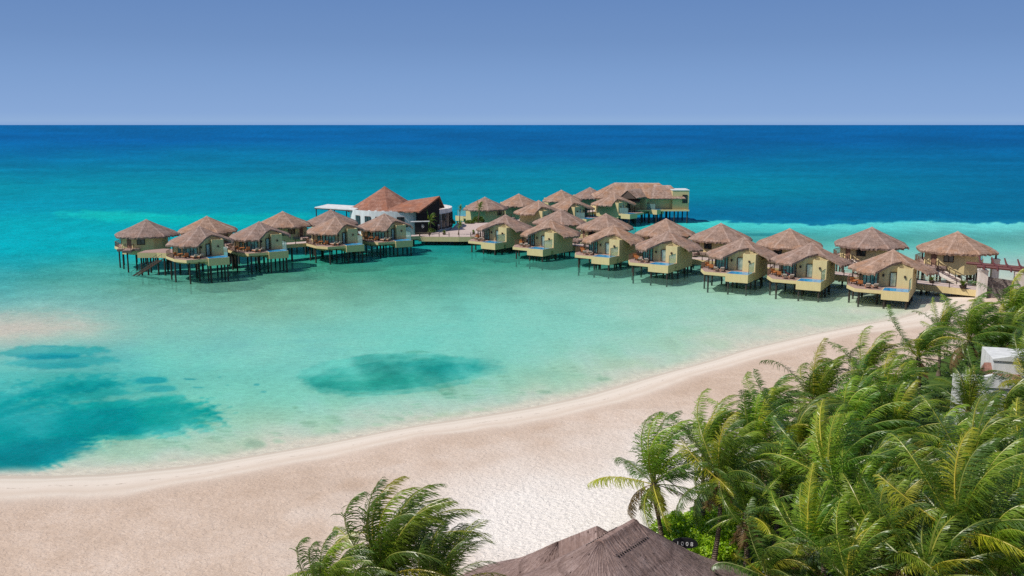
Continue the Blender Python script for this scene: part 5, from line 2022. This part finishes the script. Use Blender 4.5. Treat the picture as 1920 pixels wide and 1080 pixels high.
def make_lounger(label, loc, rz, group):
    r = thing('sun_lounger', label, 'sun lounger', loc, rz, group)
    f = MB()
    for s_ in (-1, 1):
        f.beam((s_ * .33, -.95, .3), (s_ * .33, .5, .3), .06, .08)
    f.beam((-.33, -.95, .3), (.33, -.95, .3), .06, .08)
    obj('frame', f.mesh('frame', 'orange_wood'), r)
    for s_ in (-1, 1):
        for y in (-.85, .4):
            obj('leg', MB().beam((s_ * .33, y, 0), (s_ * .33, y, .3), .06, .06).mesh('leg', 'orange_wood'), r)
    obj('cushion', MB().box(-.31, .31, -.93, .35, .34, .42).mesh('cushion', 'beige_cloth'), r)
    m = MB()
    b = len(m.v)
    m.v += [(-.31, .35, .34), (.31, .35, .34), (.31, .95, .78), (-.31, .95, .78), (-.31, .30, .46), (.31, .30, .46), (.31, .90, .90), (-.31, .90, .90)]
    m.f += [(0, 3, 2, 1), (4, 5, 6, 7), (0, 1, 5, 4), (1, 2, 6, 5), (2, 3, 7, 6), (3, 0, 4, 7)]
    obj('backrest', m.mesh('backrest', 'beige_cloth'), r)
    return r


def make_table(label, loc, rz, group):
    r = thing('round_table', label, 'table', loc, rz, group)
    obj('tabletop', MB().tube([(0, 0, .70), (0, 0, .75)], .48, 16).mesh('tabletop', 'orange_wood'), r)
    obj('pedestal', MB().tube([(0, 0, 0), (0, 0, .06), (0, 0, .12), (0, 0, .70)], [.26, .25, .06, .06], 10).mesh('pedestal', 'dark_wood'), r)
    return r


whoR = ['beachmost front'] + ['%s front-row' % q for q in ('second', 'third', 'fourth', 'fifth', 'sixth', 'seventh')]
whoL = ['leftmost front', 'second leftmost front', 'third leftmost front', 'fourth leftmost front']
protoL = protoT = protoC = None
for grp, lst, who in (('right', VR, whoR), ('left', VL, whoL)):
    for i, root in enumerate(lst):
        v = (root, False)
        a = root.rotation_euler.z
        w = 'the %s villa' % who[i]
        z = FL + .05
        for k, (lx, ly) in enumerate(((-2.6, -6.2), (-1.6, -6.0))):
            lab = 'beige-cushioned lounger %s the pool of %s' % ('farther from' if k == 0 else 'nearer', w) + (' from the beach' if grp == 'right' and i else '')
            if protoL is None:
                protoL = make_lounger(lab, l2w(v, lx, ly, z), a + R(180 + 12), 'wooden loungers with pale cushions on villa decks')
            else:
                dup(protoL, l2w(v, lx, ly, z), a + R(180 + 12 + k * 9), lab)
        lab = 'small round wooden table on the deck of %s' % w + (' from the beach' if grp == 'right' and i else '')
        if protoT is None:
            protoT = make_table(lab, l2w(v, -4.6, -3.9, z), a, 'round wooden tables on villa decks')
        else:
            dup(protoT, l2w(v, -4.6, -3.9, z), a, lab)
        for k, (lx, ly, r_) in enumerate(((-5.2, -3.2, 40), (-3.9, -5.0, 200))):
            lab = 'orange-brown armchair %s the table of %s' % ('behind' if k == 0 else 'before', w) + (' from the beach' if grp == 'right' and i else '')
            if protoC is None:
                protoC = make_chair(lab, 'orange_wood', 'dark_wood', l2w(v, lx, ly, z), a + R(r_), 'orange-brown armchairs on villa decks')
            else:
                dup(protoC, l2w(v, lx, ly, z), a + R(r_), lab)
# hammock on the second villa
v = (VR[1], False)
loc = l2w(v, -2.2, -4.6, FL)
rt = thing('hammock', 'maroon hammock slung on the second front villa from the beach', 'hammock', loc, VR[1].rotation_euler.z)
m = MB()
for i in range(13):
    f_ = i / 12
    x = -1.1 + 2.2 * f_
    z = 1.45 - 1.0 * math.sin(math.pi * f_)
    w = .38 * math.sin(math.pi * f_) ** .6 + .02
    m.v += [(x, -w, z + .12 * math.sin(math.pi * f_)), (x, 0, z), (x, w, z + .12 * math.sin(math.pi * f_))]
    if i:
        b = 3 * (i - 1)
        m.f += [(b, b + 1, b + 4, b + 3), (b + 1, b + 2, b + 5, b + 4)]
obj('sling', m.mesh('sling', 'maroon_cloth'), rt)
for s_ in (-1, 1):
    obj('rope', MB().tube([(s_ * 1.1, 0, 1.45), (s_ * 1.5, 0, 1.95)], .02, 5).mesh('rope', 'rope'), rt)


# ------------------------------------------------------------------ people
def person(px, py, z, yaw, label, top, bottom, step=.12, hat=None, arm=.0):
    c_ = P(px, py, z)
    rt = thing('person', label, 'person', (c_.x, c_.y, z), R(yaw))
    V = [(0, 0, .93), (0, 0, 1.12), (0, 0, 1.34), (0, 0, 1.48), (0, 0, 1.62),
         (-.17, 0, 1.42), (-.24, -.02 - arm, 1.16), (-.23, -.08 - arm * 2, .92), (-.22, -.10 - arm * 2, .82),
         (.17, 0, 1.42), (.24, .02, 1.16), (.23, -.04, .92), (.22, -.06, .82),
         (-.09, 0, .88), (-.10, -step, .50), (-.10, -step * .6, .09), (-.10, -step * .6 - .15, .04),
         (.09, 0, .88), (.10, step, .50), (.10, step * 1.3, .09), (.10, step * 1.3 - .15, .04)]
    E = [(0, 1), (1, 2), (2, 3), (3, 4), (2, 5), (5, 6), (6, 7), (7, 8), (2, 9), (9, 10), (10, 11), (11, 12), (0, 13), (13, 14), (14, 15), (15, 16), (0, 17), (17, 18), (18, 19), (19, 20)]
    rad = [.13, .115, .13, .055, .10, .06, .045, .035, .03, .06, .045, .035, .03, .085, .06, .045, .035, .085, .06, .045, .035]

    def skin_obj(name, V, E, rad, mat, root_i=0):
        me = bpy.data.meshes.new(name)
        me.from_pydata(V, E, [])
        me.materials.append(M[mat])
        o = obj(name, me, rt)
        md = o.modifiers.new('skin', 'SKIN')
        for i, sv in enumerate(me.skin_vertices[0].data):
            sv.radius = (rad[i], rad[i] * .8)
            sv.use_root = (i == root_i)
        sb = o.modifiers.new('sub', 'SUBSURF')
        sb.levels = sb.render_levels = 1
        return o
    skin_obj('body', V, E, rad, 'skin')
    skin_obj('shirt', [V[0], V[1], V[2], (0, 0, 1.42), V[5], V[6], V[9], V[10]], [(0, 1), (1, 2), (2, 3), (2, 4), (4, 5), (2, 6), (6, 7)], [.15, .14, .155, .09, .085, .065, .085, .065], top)
    skin_obj('trousers', [V[0], V[13], V[14], V[15], V[17], V[18], V[19]], [(0, 1), (1, 2), (2, 3), (0, 4), (4, 5), (5, 6)], [.155, .105, .085, .065, .105, .085, .065], bottom)
    hm = MB().ball((0, .015, 1.665), .112, 10, 8, 1.1)
    obj('hair', hm.mesh('hair', hat or 'hair', smooth=True), rt)
    return rt


person(812.5, 431.5, 2.05, 200, 'person in dark red top standing left of the trio on the plaza', 'maroon_cloth', 'dark_fabric')
person(817.5, 431.8, 2.05, 170, 'person in pink shirt standing in the middle of the trio on the plaza', 'pink_cloth', 'pink_cloth')
person(822.5, 432.2, 2.05, 150, 'person in white top standing right of the trio on the plaza', 'white_cloth', 'pink_cloth', arm=.06)
person(831, 425, 2.05, 30, 'person in pale blue shirt near the pavilion windows', 'blue_cloth', 'white_cloth')
person(1088, 447, 1.7, 200, 'person in black with white cap on the jetty between two villas', 'dark_fabric', 'dark_fabric', hat='white_cloth')
